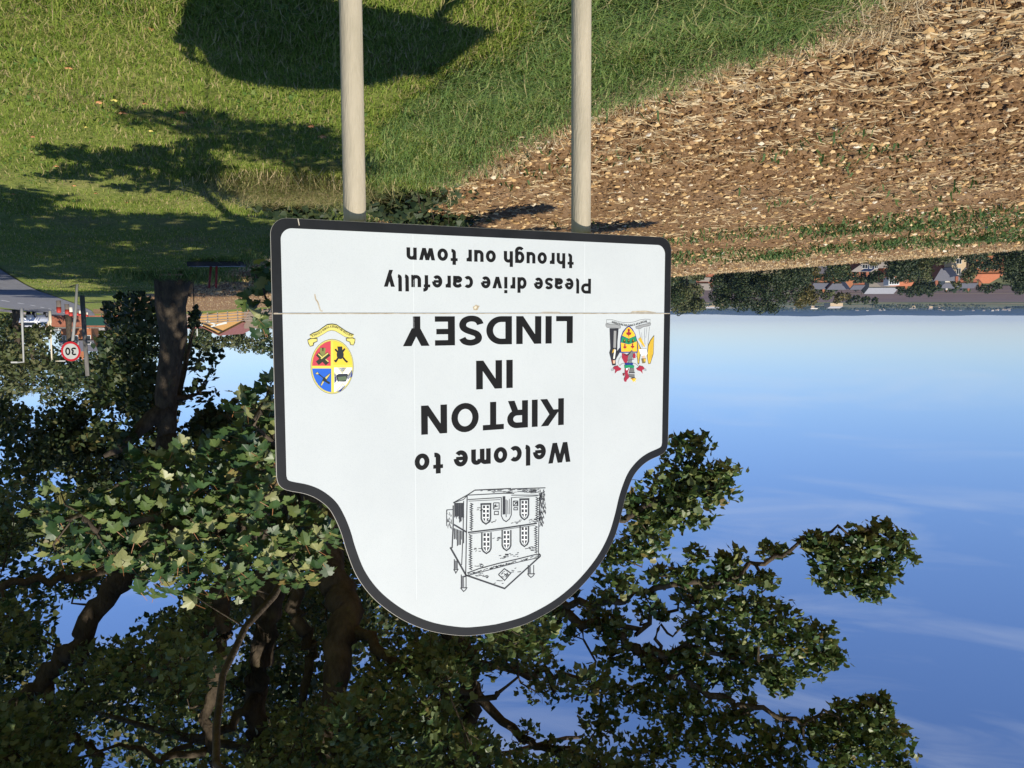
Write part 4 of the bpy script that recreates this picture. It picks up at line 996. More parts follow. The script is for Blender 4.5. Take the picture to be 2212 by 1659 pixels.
# the part of its crown above, hidden behind the sycamore, which keeps the trunk in shade
for k in range(60):
    v_ = unit(rngb.normal(size=3)); p = np.array([tb[0], tb[1] + .5, 9.5]) + v_ * np.array([6, 5.5, 4.2]) * rngb.uniform(.4, 1) ** .4
    if np.linalg.norm(np.cross(p - np.array([13.4, 25, 2.8]), np.array(SUND))) < 2.6: continue
    if p[2] > 5.5: lob.append((p, rngb.uniform(.9, 1.4)))
tB, ptsB = make_tree('roadside_tree', tb, lob, tree_green, 'large tree with thick bare grey trunk on the grass verge beside the road', leaf=.16, trunk_r=.40, dens=.36, tmpl=LEAF_SM, trunk_top=at(352, 1060, YB), seed=3, cap=60000)
mb = MB(); f0 = at(366, 880, YB) - tb
mb.tube([f0, at(325, 905, YB - .2) - tb, at(262, 968, YB - .5) - tb, at(225, 985, YB - .6) - tb], [.26, .20, .13, .05], 10); mb.build('limb', bark, tB, True)
mb = MB(); mb.tube([at(358, 940, YB) - tb, at(385, 1010, YB) - tb, at(420, 1090, YB + .3) - tb], [.25, .18, .10], 10); mb.build('limb', bark, tB, True)
# root flare and the knot hole
mb = MB()
for k in range(7):
    an = k * .9; mb.tube([(math.cos(an) * .25, math.sin(an) * .25, .55), (math.cos(an) * .34, math.sin(an) * .34, .2), (math.cos(an) * .46, math.sin(an) * .46, -.12)], [.12, .12, .08], 7)
mb.build('root_flare', bark, tB, True)

# trees and bushes along the far side of the road and beyond the field, each its own
FAR = [
    # name, material, label, base depth, [(x, y, r) lobes in the photograph], leaf
    ('roadside_tree', olive_green, 'sunlit olive tree with a rounded crown over the parked car', 78, [(20, 760, 34), (50, 800, 34), (10, 820, 34), (70, 750, 30), (90, 790, 28), (40, 720, 30), (5, 860, 26), (90, 720, 24), (-20, 770, 40)], .42),
    ('roadside_tree', tree_green, 'dark tree above the roofs of the red brick houses', 110, [(110, 765, 22), (140, 795, 32), (170, 820, 34), (205, 800, 30), (110, 790, 26), (215, 840, 30), (110, 830, 22)], .55),
    ('roadside_tree', tree_green, 'bushy tree between the telegraph pole and the thick trunk', 46, [(230, 740, 30), (240, 780, 34), (200, 800, 30), (270, 800, 34), (215, 830, 30), (260, 850, 30), (240, 710, 22)], .30),
    ('roadside_tree', tree_green, 'dark tree standing behind the white parked car', 104, [(25, 700, 22), (5, 690, 22), (60, 720, 20)], .45),
    ('bush', dark_green, 'dark bush growing at the foot of the roadside tree', 30, [(270, 660, 30), (300, 690, 30), (250, 690, 26), (235, 665, 18), (320, 660, 22), (300, 640, 18)], .22),
    ('field_edge_tree', olive_green, 'olive tree with ragged top beyond the timber barn', 190, [(430, 730, 22), (455, 745, 22), (475, 742, 20), (440, 750, 18)], .7),
    ('field_edge_tree', olive_green, 'broad tree directly behind the timber barn gable', 200, [(500, 738, 20), (525, 745, 22), (548, 738, 20), (515, 730, 20)], .7),
    ('field_edge_tree', tree_green, 'darker tree at the grey end of the timber barn', 170, [(570, 725, 18), (580, 745, 20), (560, 755, 16), (585, 700, 14), (595, 760, 20)], .6),
    ('roadside_tree', olive_green, 'tall olive tree rising behind the dark tree over the brick houses', 120, [(60, 690, 30), (20, 790, 40), (70, 830, 34), (110, 860, 26), (150, 840, 30), (30, 840, 30)], .55),
    ('roadside_tree', tree_green, 'broad tree closing the view behind the olive trees', 168, [(-20, 700, 44), (30, 720, 44), (80, 700, 40), (10, 770, 40), (120, 690, 36), (160, 730, 40), (200, 710, 36), (60, 780, 36)], .6),
    ('roadside_tree', tree_green, 'tall tree closing the view behind the bushy tree', 172, [(230, 760, 44), (270, 720, 44), (180, 800, 40), (300, 780, 44), (140, 820, 34), (340, 740, 40), (210, 840, 30)], .6),
    ('field_edge_tree', tree_green, 'tree filling the gap between the barn and the thick trunk', 150, [(425, 712, 16), (440, 722, 16), (420, 735, 18), (412, 700, 14)], .5),
    ('roadside_tree', tree_green, 'dense hedge-like tree behind the marker posts', 98, [(250, 700, 18), (275, 700, 26), (300, 720, 26), (245, 720, 18), (330, 700, 24), (260, 730, 22)], .45),
    ('bush', dark_green, 'bush against the thick trunk on its field side', 24, [(418, 690, 9), (424, 676, 9), (415, 705, 9), (422, 664, 6)], .14),
]
for i, (nm, m_, lb, Y, sp, lf) in enumerate(FAR):
    L_ = [(at(x, y, Y + ((k * 37) % 7 - 3) * .02 * Y), r / FPX * Y) for k, (x, y, r) in enumerate(sp)]
    c0 = np.mean([c for c, r in L_], axis=0); bz = gz(c0[0], c0[1])
    make_tree(nm, (c0[0], c0[1], bz), L_, m_, lb, leaf=lf, trunk_r=(.02 if nm == 'bush' else .012 * Y ** .75), dens=.9, seed=40 + i, cap=9000, cat='bush' if nm == 'bush' else 'tree')
# ---------------------------------------------------------------- houses
BRICK = mat('red brick', (.30, .105, .062), .9, (.40, .16, .095), 3.0, .5, 20)
ORBRICK = mat('orange brick', (.36, .135, .062), .9, (.45, .19, .09), 3.0, .5, 20)
BUFF = mat('buff brick', (.55, .40, .24), .9, (.62, .47, .30), 3.0, .5, 20)
CREAM = mat('cream render', (.62, .56, .46), .9, (.70, .65, .55), 2.0)
PANT = mat('orange clay pantiles', (.42, .13, .06), .85, (.52, .20, .095), 4.0, .8, 18)
SLATE = mat('grey slate', (.105, .105, .12), .7, (.15, .15, .165), 4.0, .6, 18)
STILE = mat('weathered concrete tiles', (.24, .205, .17), .9, (.31, .27, .225), 4.0, .6, 18)
DKROOF = mat('dark roof tiles', (.07, .065, .068), .8, (.11, .10, .10), 4.0, .6, 18)
TIMBER = mat('orange timber cladding', (.50, .27, .095), .8, (.60, .35, .14), 3.0, .5, 14, stretch=(1, 1, 6))
BLACKW = mat('dark barn cladding', (.045, .036, .036), .85, (.07, .055, .05), 3.0)
REDR = mat('dull red sheet roof', (.22, .085, .07), .8, (.28, .12, .10), 2.0)
WHT = mat('white gloss frame', (.72, .72, .70), .5)
GLS = mat('dark window glass', (.02, .025, .03), .08, spec=.6)
POT = mat('clay chimney pot', (.42, .17, .08), .8)

def house(name, label, x, Y, ridge_y, eave_y, wpx, depth, rz, wallm, roofm, hip=0.0, chim=(), wins=(), group=None, base_z=None, over=.3, cat='house', gable_m=None, shear=None):
    """a house at depth Y: ridge and eaves where the photograph shows them, walls down to the ground it stands on"""
    p = at(x, ridge_y, Y); rz_ = math.radians(rz)
    zr, ze = p[2], at(x, eave_y, Y)[2]; g = gz(p[0], p[1]) if base_z is None else base_z
    w = wpx / FPX * Y; root = empty(name, (p[0], p[1], g), rz_); tag(root, label, cat, group)
    he, hr = ze - g, zr - g; hx, hy = w / 2, depth / 2
    mb = MB(); mb.box((0, 0, he / 2 - .5), (w, depth, he + 1))
    if not hip:
        for sx in (-1, 1):
            mb.poly([(sx * hx, -hy, he), (sx * hx, hy, he), (sx * hx, 0, hr)])
    mb.build('wall', wallm, root)
    mb = MB(); o_ = over; t = .16; sl = (hr - he) / hy; e0 = he - o_ * sl; ox = o_ if not hip else o_
    rx = hx + ox - hip
    A_ = [(-hx - ox, -hy - o_, e0 + t), (hx + ox, -hy - o_, e0 + t), (rx, 0, hr + t), (-rx, 0, hr + t)]
    B_ = [(hx + ox, hy + o_, e0 + t), (-hx - ox, hy + o_, e0 + t), (-rx, 0, hr + t), (rx, 0, hr + t)]
    dn_ = lambda q: [(a_, b_, c_ - t) for a_, b_, c_ in q]
    mb.poly(A_); mb.poly(B_); mb.poly(dn_(A_)[::-1]); mb.poly(dn_(B_)[::-1])
    if hip:
        mb.poly([A_[1], B_[0], B_[3]]); mb.poly([B_[1], A_[0], A_[3]])
        for q0, q1 in ((A_[0], A_[1]), (A_[1], B_[0]), (B_[0], B_[1]), (B_[1], A_[0])): mb.poly([(q0[0], q0[1], q0[2] - t), (q1[0], q1[1], q1[2] - t), q1, q0])
    else:
        for Q in (A_, B_):
            for k in range(4):
                q0, q1 = Q[k], Q[(k + 1) % 4]; mb.poly([(q0[0], q0[1], q0[2] - t), (q1[0], q1[1], q1[2] - t), q1, q0])
    roof = mb.build('roof', roofm, root)
    for cx_, cy_, ch in chim:
        mb = MB(); zb = hr - abs(cy_) * sl - .4; mb.box((cx_, cy_, zb + ch / 2 + .2), (.75, .55, ch + .4)); mb.box((cx_, cy_, zb + ch + .42), (.85, .65, .12)); mb.build('chimney', wallm, root)
        mb = MB(); mb.tube([(cx_, cy_, zb + ch + .4), (cx_, cy_, zb + ch + .95)], [.15, .12], 8); mb.build('chimney_pot', POT, root)
    for face, al, zc, ww, wh in wins:
        # face 'f': towards the viewer (local -y), 'r'/'l': the gable ends
        f_ = MB(); g_ = MB()
        if face == 'f':
            f_.box((al, -hy - .03, zc), (ww + .16, .10, wh + .16)); g_.box((al, -hy - .065, zc), (ww, .06, wh))
            bar = MB(); bar.box((al, -hy - .105, zc), (.07, .04, wh))
        else:
            sx = 1 if face == 'r' else -1
            f_.box((sx * (hx + .03), al, zc), (.10, ww + .16, wh + .16)); g_.box((sx * (hx + .065), al, zc), (.06, ww, wh))
            bar = MB(); bar.box((sx * (hx + .105), al, zc), (.04, .07, wh))
        fo = f_.build('window', WHT, root); g_.build('pane', GLS, fo); bar.build('glazing_bar', WHT, fo)
    return root, (w, he, hr, hy, hx)

VG = 'houses in the village below the field'
house('village_house', 'house with orange hipped pantile roof and short front wing below the field', 2130, 262, 611, 594, 52, 9, 18, ORBRICK, PANT, hip=3.2, chim=[(1.5, 1.2, 1.2)], wins=[('f', -1.5, 3.6, 1.2, 1.2), ('f', 1.8, 3.6, 1.2, 1.2)])
house('village_house', 'orange pantiled cross wing joined to the hipped roof house', 2103, 256, 602, 594, 18, 9, 18, ORBRICK, PANT, chim=[(0, 2.0, 1.0)], wins=[('f', 0, 3.2, 1.0, 1.1)])
house('village_house', 'red brick house with wide grey slate roof beside the buff gable', 2044, 246, 606, 583, 48, 8.5, 4, BRICK, SLATE, chim=[(-1.5, -3.2, 2.6), (2.8, 0, 1.0)], wins=[('f', -1.5, 4.4, .9, 1.2), ('f', 1.6, 4.4, .9, 1.2)])
# gable end wing towards the viewer
house('village_house', 'tall buff brick gable end with one small paned window', 2062, 238, 596, 578, 30, 4.1, 90, BUFF, SLATE, wins=[('l', 0, 5.2, 1.1, 1.5), ('l', 0, 2.4, 1.3, 1.3)], over=.12)
house('village_house', 'house with orange pantile roof and white dormer window', 1945, 282, 617, 606, 40, 8, 8, ORBRICK, PANT, chim=[(-2.0, .5, .9)], wins=[('f', 1.0, 3.0, 1.0, 1.0)])
r0_, d0_ = house('village_house', 'red brick house with grey tiled roof carrying solar panels', 1860, 222, 586, 573, 46, 8.5, -12, BRICK, STILE, chim=[(-2.2, .6, 1.0)], wins=[('f', -1.4, 4.0, .9, 1.4), ('f', .2, 4.0, .7, 1.4), ('f', 1.9, 3.9, 1.5, 1.6)])
w_, he_, hr_, hy_, hx_ = d0_
for k in range(3):
    for j in range(2):
        mb = MB(); sl = (hr_ - he_) / hy_
        def on_(a_, b_): return (a_, b_, hr_ + b_ * sl + .22)
        x0 = -hx_ + .5 + k * 1.0 - .1; y0 = -hy_ + .5 + j * 1.7
        mb.poly([on_(x0, y0), on_(x0 + .95, y0), on_(x0 + .95, y0 + 1.62), on_(x0, y0 + 1.62)]); mb.poly([(a_, b_, c_ - .06) for a_, b_, c_ in [on_(x0, y0), on_(x0 + .95, y0), on_(x0 + .95, y0 + 1.62), on_(x0, y0 + 1.62)]][::-1])
        mb.build('solar_panel', mat('blue black solar glass', (.012, .018, .04), .15, spec=.6), r0_)
# white dormer
pd = at(1930, 605, 279); dr = empty('dormer_window', (pd[0], pd[1], gz(pd[0], pd[1]))); zd = pd[2] - dr.location.z
tag(dr, 'white flat-roofed dormer with four panes on the orange pantile roof', 'dormer')
mb = MB(); mb.box((0, 1.5, zd + .4), (3.6, 4.0, 2.6)); mb.build('wall', WHT, dr)
for k in range(4):
    mb = MB(); mb.box((-1.2 + k * .8, -.53, zd + .7), (.55, .08, 1.3)); mb.build('pane', GLS, dr)
mb = MB(); mb.box((0, 0, zd / 2 - .45), (3.2, .8, zd - .9)); mb.build('lower_wall', ORBRICK, dr)
house('village_house', 'grey roofed terrace end house with orange brick gable and white verge', 1770, 300, 624, 613, 34, 8, 6, ORBRICK, SLATE, chim=[(-1.5, .4, 1.0)], wins=[('f', 0, 3.0, 1.0, 1.2)])
house('village_house', 'grey slate terrace house between two orange brick gables', 1806, 298, 625, 614, 38, 8, -4, ORBRICK, SLATE, wins=[('f', -1.5, 3.0, 1.0, 1.2), ('f', 1.5, 3.0, 1.0, 1.2)])
house('village_house', 'narrow orange brick gable facing the field beside a slate roof', 1832, 292, 623, 609, 22, 3.6, 90, ORBRICK, SLATE, wins=[('l', 0, 3.2, .9, 1.1)], over=.1)
house('village_house', 'small orange brick gable with white barge boards at the terrace end', 1911, 296, 618, 611, 22, 3.2, 84, ORBRICK, STILE, over=.3)
house('village_house', 'slate roofed terrace house furthest from the solar panels', 1848, 304, 625, 617, 22, 7, 3, BRICK, SLATE, over=.2)
house('farm_shed', 'long low shed with pale grey sheet roof beside the railway', 1898, 345, 634, 623, 58, 11, 6, STILE, mat('grey sheet roof', (.30, .30, .31), .6, (.36, .36, .37), 2.0), cat='shed')
house('bungalow', 'small bungalow with slate roof and cream wall behind the buff gable', 2046, 318, 622, 613, 40, 8, -6, CREAM, SLATE, chim=[(0, .5, .9)], cat='house')
house('bungalow', 'small bungalow with slate roof and brick chimney beside the orange hipped roof', 2083, 314, 622, 613, 34, 8, 10, BRICK, SLATE, chim=[(-1.6, .5, 1.0)], cat='house')
house('village_house', 'brick house with brown tiled roof among the trees near the sign', 1522, 262, 626, 614, 26, 7.5, 24, BRICK, STILE, chim=[(1.0, .4, .9)])
house('village_house', 'low brick wing with pale tiled roof below the brown roof', 1521, 236, 607, 601, 22, 6, -18, BRICK, STILE)
house('village_house', 'house with dark slate roof and white gutter among the dark trees', 1771, 228, 590, 576, 28, 7.5, -3, BRICK, DKROOF, wins=[('f', 0, 3.3, 1.0, 1.1)])
house('village_house', 'brown roofed house half hidden by the garden tree beside solar panels', 1903, 226, 578, 566, 30, 7, 35, BRICK, STILE, wins=[('f', 0, 3.0, 1.2, 1.2)])
house('field_barn', 'long pale barn on the plain beyond the village trees', 1540, 2000, 666, 663, 40, 34, 4, BUFF, mat('pale asbestos roof', (.42, .40, .38), .8, (.5, .48, .45), .5), cat='barn')
house('field_barn', 'cream barn on the plain behind the turning tree', 1800, 1900, 666, 662, 28, 30, -6, BUFF, mat('pale asbestos roof', (.4, .4, .4)), cat='barn')
house('field_barn', 'small pale barn on the plain at the edge of the dark trees', 1640, 2100, 667, 664, 24, 30, 10, BUFF, mat('pale asbestos roof', (.4, .4, .4)), cat='barn')

# timber barn beyond the right-hand end of the field
bY = 140
pb = at(505, 690, bY); zb_ = gz(pb[0], pb[1])
br, bd = house('timber_barn', 'orange timber barn with broad gable and grey struts beyond the field', 500, bY, 721, 697, 150, 7.4, 90, TIMBER, REDR, cat='barn')
hx_, hy_, he_, hr_ = bd[4], bd[3], bd[1], bd[2]
# the gable faces the viewer: local -x; dark struts lie across it
for k, (y0, wd) in enumerate(((-.4, .55), (.8, .6))):
    mb = MB(); xg = -hx_ - .12
    q = [(xg, y0, hr_ - .25 - abs(y0) * .3), (xg, y0 - wd, hr_ - .25 - abs(y0) * .3), (xg, y0 - wd - 2.9, he_ + .1), (xg, y0 - 2.9, he_ + .1)]
    q = [(a_, min(hy_, max(-hy_, b_)), c_) for a_, b_, c_ in q]; q2 = [(a_ + .08, b_, c_) for a_, b_, c_ in q]
    mb.poly(q); mb.poly(q2[::-1])
    for i in range(4): mb.poly([q[i], q2[i], q2[(i + 1) % 4], q[(i + 1) % 4]])
    mb.build('strut', BLACKW, br)
for sy, m_ in ((1, mat('grey brown barn wall', (.26, .20, .16), .9)), (-1, REDR)):
    mb = MB(); mb.box((-hx_ + 4.0, sy * (hy_ + 1.5), he_ * .5 + .4), (6, 2.9, he_ + 1.0)); mb.build('side_wing', m_, br)
# post-and-rail fence in front of it
fz0 = at(600, 683, 118); fr_root = empty('field_fence', (fz0[0], fz0[1], gz(fz0[0], fz0[1]))); tag(fr_root, 'pale post and rail fence between the field and the timber barn', 'fence')
pale = mat('pale weathered rails', (.26, .20, .17), .9, (.34, .27, .23), 2.0)
fl = fr_root.location
xs = np.linspace(at(600, 683, 118)[0], at(405, 683, 118)[0], 10)
for x in xs:
    mb = MB(); g = gz(x, 118); mb.box((x - fl.x, 118 - fl.y, g - fl.z + .75), (.14, .12, 1.7)); mb.build('post', pale, fr_root)
for k, x in enumerate(xs[:-1]):
    for hh in (.35, .75, 1.15, 1.45):
        mb = MB(); x2 = xs[k + 1]; a_, b_ = gz(x, 118) - fl.z + hh, gz(x2, 118) - fl.z + hh
        mb.tube([(x - fl.x, 118 - fl.y - .08, a_), (x2 - fl.x, 118 - fl.y - .08, b_)], .075, 5); mb.build('rail', pale, fr_root)
# white rooftop antenna dish by the barn
pa = at(447, 700, 132); an_ = empty('white_signpost', (pa[0], pa[1], gz(pa[0], pa[1]))); tag(an_, 'white angular panels on a thin white pole in front of the timber barn', 'signpost')
za = pa[2] - an_.location.z
mb = MB(); mb.tube([(1.6, 0, 0), (1.6, 0, za + 1.9)], .07, 6); mb.build('pole', WHT, an_)
for k, (x0, z0, w0, h0, r0) in enumerate(((-1.9, .05, 2.6, .32, .22), (-.6, -.25, 2.0, .25, -.42), (1.3, .1, 1.2, .5, .1))):
    mb = MB(); ca, sa = math.cos(r0), math.sin(r0); q = [(-w0 / 2, -h0 / 2), (w0 / 2, -h0 / 2 * .3), (w0 / 2, h0 / 2), (-w0 / 2, h0 / 2)]
    f_ = [(x0 + a_ * ca - b_ * sa, -.05, za + z0 + a_ * sa + b_ * ca) for a_, b_ in q]; b2 = [(a_, .05, c_) for a_, b_, c_ in f_]
    mb.poly(f_[::-1]); mb.poly(b2)
    for i in range(4): mb.poly([f_[i], f_[(i + 1) % 4], b2[(i + 1) % 4], b2[i]])
    mb.build('panel', WHT, an_)
# red brick houses along the road
house('roadside_house', 'orange brick semi with white windows behind the thirty sign', 176, 128, 757, 735, 56, 9, -20, ORBRICK, SLATE, chim=[(0, .8, 1.2)], wins=[('f', -1.4, 1.0, 1.2, 1.2), ('f', 1.2, 1.0, 1.2, 1.2), ('f', -1.4, 3.4, .9, 1.2), ('f', .3, 3.4, .9, 1.2), ('f', 1.4, 3.4, .9, 1.2)])
house('roadside_house', 'orange brick house with two white bay windows beside the cream lamp post', 118, 138, 712, 704, 46, 9, -20, ORBRICK, STILE, chim=[(1, .8, 1.2)], wins=[('f', -1.3, 1.1, 1.4, 1.5), ('f', 1.3, 1.1, 1.4, 1.5)])
house('roadside_house', 'low orange brick house half hidden by the roadside trees', 252, 150, 712, 702, 60, 9, -15, ORBRICK, STILE, wins=[('f', -1.3, 1.1, 1.2, 1.3), ('f', 1.3, 1.1, 1.2, 1.3)])
# garden wall
w0 = at(225, 690, 116); gw = empty('garden_wall', (w0[0], w0[1], gz(w0[0], w0[1]))); tag(gw, 'long low red brick garden wall in front of the brick houses', 'wall')
mb = MB(); mb.box((4.2, 0, .7), (17, .3, 1.9)); mb.build('wall', BRICK, gw); mb = MB(); mb.box((4.2, 0, 1.72), (17.2, .42, .12)); mb.build('coping', STILE, gw)

# ---------------------------------------------------------------- trees of the village, each its own
VT = [
    (olive_green, 'leafy tree at the left of the brown roofed house', 225, [(1470, 640, 26), (1490, 655, 26), (1465, 620, 26), (1500, 630, 22), (1505, 660, 20), (1470, 662, 22)]),
    (dark_green, 'dark rounded tree on the far side of the brown roofed house', 178, [(1560, 610, 28), (1580, 630, 30), (1555, 640, 24), (1575, 600, 26), (1560, 655, 18)]),
    (dark_green, 'tall dark tree in the middle of the big clump', 172, [(1620, 600, 34), (1630, 640, 34), (1600, 655, 22), (1640, 665, 18), (1610, 620, 30)]),
    (dark_green, 'broad dark tree at the sunny end of the big clump', 166, [(1690, 600, 34), (1700, 630, 30), (1670, 650, 28), (1720, 600, 30), (1660, 620, 30), (1735, 585, 20), (1668, 668, 14)]),
    (gold_green, 'yellowing tree beside the dark clump', 190, [(1735, 640, 20), (1750, 645, 18), (1728, 655, 14), (1745, 628, 16)]),
    (dark_green, 'small dark garden tree beside the white guttered slate roof', 205, [(1745, 590, 16), (1738, 605, 16), (1750, 575, 18)]),
    (tree_green, 'garden tree between the slate roof and the solar panels', 212, [(1805, 575, 22), (1820, 585, 18), (1800, 590, 18), (1815, 562, 18)]),
    (dark_green, 'hedge tree above the solar panel roof', 262, [(1840, 595, 14), (1870, 598, 14), (1895, 598, 15), (1860, 605, 10), (1885, 605, 10), (1820, 598, 14)]),
    (gold_green, 'brown tinged tree hiding the half hidden brown roof', 214, [(1888, 566, 12), (1900, 558, 14), (1885, 556, 12)]),
    (dark_green, 'large tree in front of the white dormer house', 196, [(1940, 575, 26), (1960, 590, 24), (1935, 595, 20), (1975, 575, 24), (1955, 560, 26)]),
    (olive_green, 'pale olive tree left of the buff gable house', 206, [(1995, 580, 20), (1985, 560, 22), (2000, 598, 14), (2010, 560, 16)]),
    (olive_green, 'olive tree in front of the buff gable house wall', 192, [(2030, 556, 20), (2050, 552, 18), (2015, 555, 16)]),
    (dark_green, 'dark tree right below the field brow beside the gable', 188, [(2090, 553, 15), (2110, 548, 17), (2098, 562, 10), (2122, 556, 14)]),
    (olive_green, 'bright garden tree between gable and hipped roof', 240, [(2090, 600, 14), (2082, 590, 12), (2100, 590, 12)]),
    (dark_green, 'very large dark tree beyond the brow of the field', 150, [(2178, 570, 24), (2200, 590, 34), (2190, 550, 34), (2220, 560, 36), (2165, 550, 20), (2215, 610, 26)]),
    (dark_green, 'rounded tree in front of the brown field beside the shed', 300, [(1950, 620, 13), (1975, 625, 16), (2000, 622, 17), (1985, 612, 14), (2020, 618, 13), (1960, 630, 8), (2005, 632, 8)]),
    (dark_green, 'shrubby tree behind the orange hipped roof', 290, [(2120, 622, 10), (2140, 622, 11), (2155, 618, 10), (2132, 629, 7)]),
    (dark_green, 'round tree on the far edge of the brown field', 310, [(2200, 626, 12), (2212, 622, 14), (2192, 620, 8)]),
    (olive_green, 'tree between the terrace and the plain', 330, [(1785, 640, 11), (1775, 632, 10), (1795, 634, 9)]),
    (gold_green, 'reddish tree between the terrace and the pale barn', 360, [(1815, 642, 12), (1830, 640, 10), (1808, 650, 8)]),
    (dark_green, 'dark tree on the plain behind the terrace', 420, [(1850, 646, 10), (1870, 648, 10), (1890, 650, 9), (1835, 652, 8)]),
    (dark_green, 'garden hedge tree hiding the terrace walls', 268, [(1762, 600, 12), (1785, 601, 12), (1808, 603, 11), (1830, 598, 12), (1772, 590, 12), (1850, 606, 9)]),
    (dark_green, 'dark shrub hiding the wall of the hipped roof house', 226, [(2112, 578, 12), (2130, 578, 12), (2148, 576, 13), (2122, 566, 12), (2142, 566, 12)]),
    (olive_green, 'low tree in front of the dormer house wall', 252, [(1925, 592, 11), (1950, 596, 11), (1970, 600, 11), (1935, 584, 12)]),
    (dark_green, 'dark tree on the near edge of the brown field past the shed', 420, [(1945, 632, 7), (1965, 636, 8), (1985, 634, 8), (2010, 636, 7)]),
    (olive_green, 'low olive tree between the two slate bungalows', 306, [(2064, 610, 9), (2070, 618, 8), (2058, 602, 9)]),
    (dark_green, 'dark tree between the shed and the dormer house', 312, [(1912, 606, 9), (1900, 602, 10), (1880, 606, 10)]),
    (tree_green, 'tree beside the sign edge above the brow of the field', 210, [(1452, 600, 20), (1460, 640, 20), (1445, 650, 18)]),
]
for i, (m_, lb, Y, sp) in enumerate(VT):
    L_ = [(at(x, y, Y * (1 + ((k * 37) % 7 - 3) * .012)), r / FPX * Y * 1.06) for k, (x, y, r) in enumerate(sp)]
    c0 = np.mean([c for c, r in L_], axis=0); bz = gz(c0[0], c0[1])
    # skirt of lower foliage down to the ground
    lo_ = min(c[2] for c, r in L_)
    rr_ = np.mean([r for c, r in L_])
    if lo_ - bz > 2.5: L_ += [(np.array([c0[0] + dx, c0[1] + 1, (lo_ + bz) / 2 + .6]), rr_ * .9) for dx in (-rr_, rr_)]
    make_tree('village_tree', (c0[0], c0[1], bz), L_, m_, lb, leaf=.0023 * Y, trunk_r=.3, dens=1.0, seed=200 + i, cap=7000)

# hedgerows and woods far off on the plain: too far to tell trees apart
Cc = []
rgf = np.random.default_rng(77)
for k in range(70):
    Y = 480 * (9000 / 480) ** rgf.random(); a0 = rgf.uniform(-.66, .05); L = rgf.uniform(.03, .16); n = int(260)
    t = rgf.random(n); ang = a0 + L * t; yy = Y * (1 + .05 * (t - .5) * rgf.normal()) + rgf.normal(size=n) * 4
    xx = ang * yy
    keep = ~((yy > 560) & (yy < 1750) & (xx / yy < -.19))
    xx, yy = xx[keep], yy[keep]
    hgt = rgf.uniform(.1, 1, len(xx)) ** .7 * rgf.uniform(5, 11)
    zz = ground(xx, yy) + np.where(yy > 6500, (yy - 6500) / 2500 * 40, 0) + hgt
    Cc.append(np.stack([xx, yy, zz], -1))
Cc = np.concatenate(Cc); szs = np.maximum(2.2, .0016 * Cc[:, 1]) * rgf.uniform(.7, 1.4, len(Cc))
wd = link('distant_woodland', leaf_cloud('distant_woodland', Cc, szs, facing(rgf, len(Cc), np.tile([0, -1, 0], (len(Cc), 1)), .4, .8, .5), rgf.normal(size=(len(Cc), 3)), LEAF_SM, False, rgf), dark_green)
tag(wd, 'far hedgerows and woods across the hazy plain', 'woodland', kind='stuff')
# ploughed brown field on the plain
def sheet(name, pts, m, lift=.4):
    mb = MB(); n = 14
    (x0, y0), (x1, y1), (x2, y2), (x3, y3) = pts
    g = lambda u, v: ((x0 * (1 - u) + x1 * u) * (1 - v) + (x3 * (1 - u) + x2 * u) * v, (y0 * (1 - u) + y1 * u) * (1 - v) + (y3 * (1 - u) + y2 * u) * v)
    G = [[(*g(i / n, j / n), gz(*g(i / n, j / n)) + lift) for i in range(n + 1)] for j in range(n + 1)]
    for j in range(n):
        for i in range(n): mb.poly([G[j][i], G[j][i + 1], G[j + 1][i + 1], G[j + 1][i]])
    o = mb.build(name, m); tag(o, kind='structure')
sheet('brown_field', [(-760, 640), (-150, 640), (-330, 1680), (-1600, 1680)], mat('dark ploughland', (.085, .055, .042), .95, (.12, .078, .058), .03, stretch=(1, .2, 1)))
sheet('field_track', [(-700, 880), (-210, 880), (-212, 893), (-705, 893)], mat('dry grass track', (.26, .20, .11), .95), .8)
# tiny far farm buildings on the plain
rgs = random.Random(9)
for k in range(26):
    Y = rgs.uniform(2200, 6200); x = rgs.uniform(-.60, -.19) * Y; w = rgs.uniform(10, 22); g = gz(x, Y)
    o = empty('far_farm_building', (x, Y, g)); tag(o, 'tiny pale farm building far out on the hazy plain', 'building', 'farm buildings scattered over the plain')
    mb = MB(); mb.box((0, 0, 3), (w, 12, 7)); mb.build('wall', BUFF, o)
    mb = MB(); mb.poly([(-w / 2 - 1, -7, 6.4), (w / 2 + 1, -7, 6.4), (w / 2 + 1, 0, 10), (-w / 2 - 1, 0, 10)]); mb.poly([(w / 2 + 1, 7, 6.4), (-w / 2 - 1, 7, 6.4), (-w / 2 - 1, 0, 10), (w / 2 + 1, 0, 10)]); mb.build('roof', STILE if k % 3 else CREAM, o)

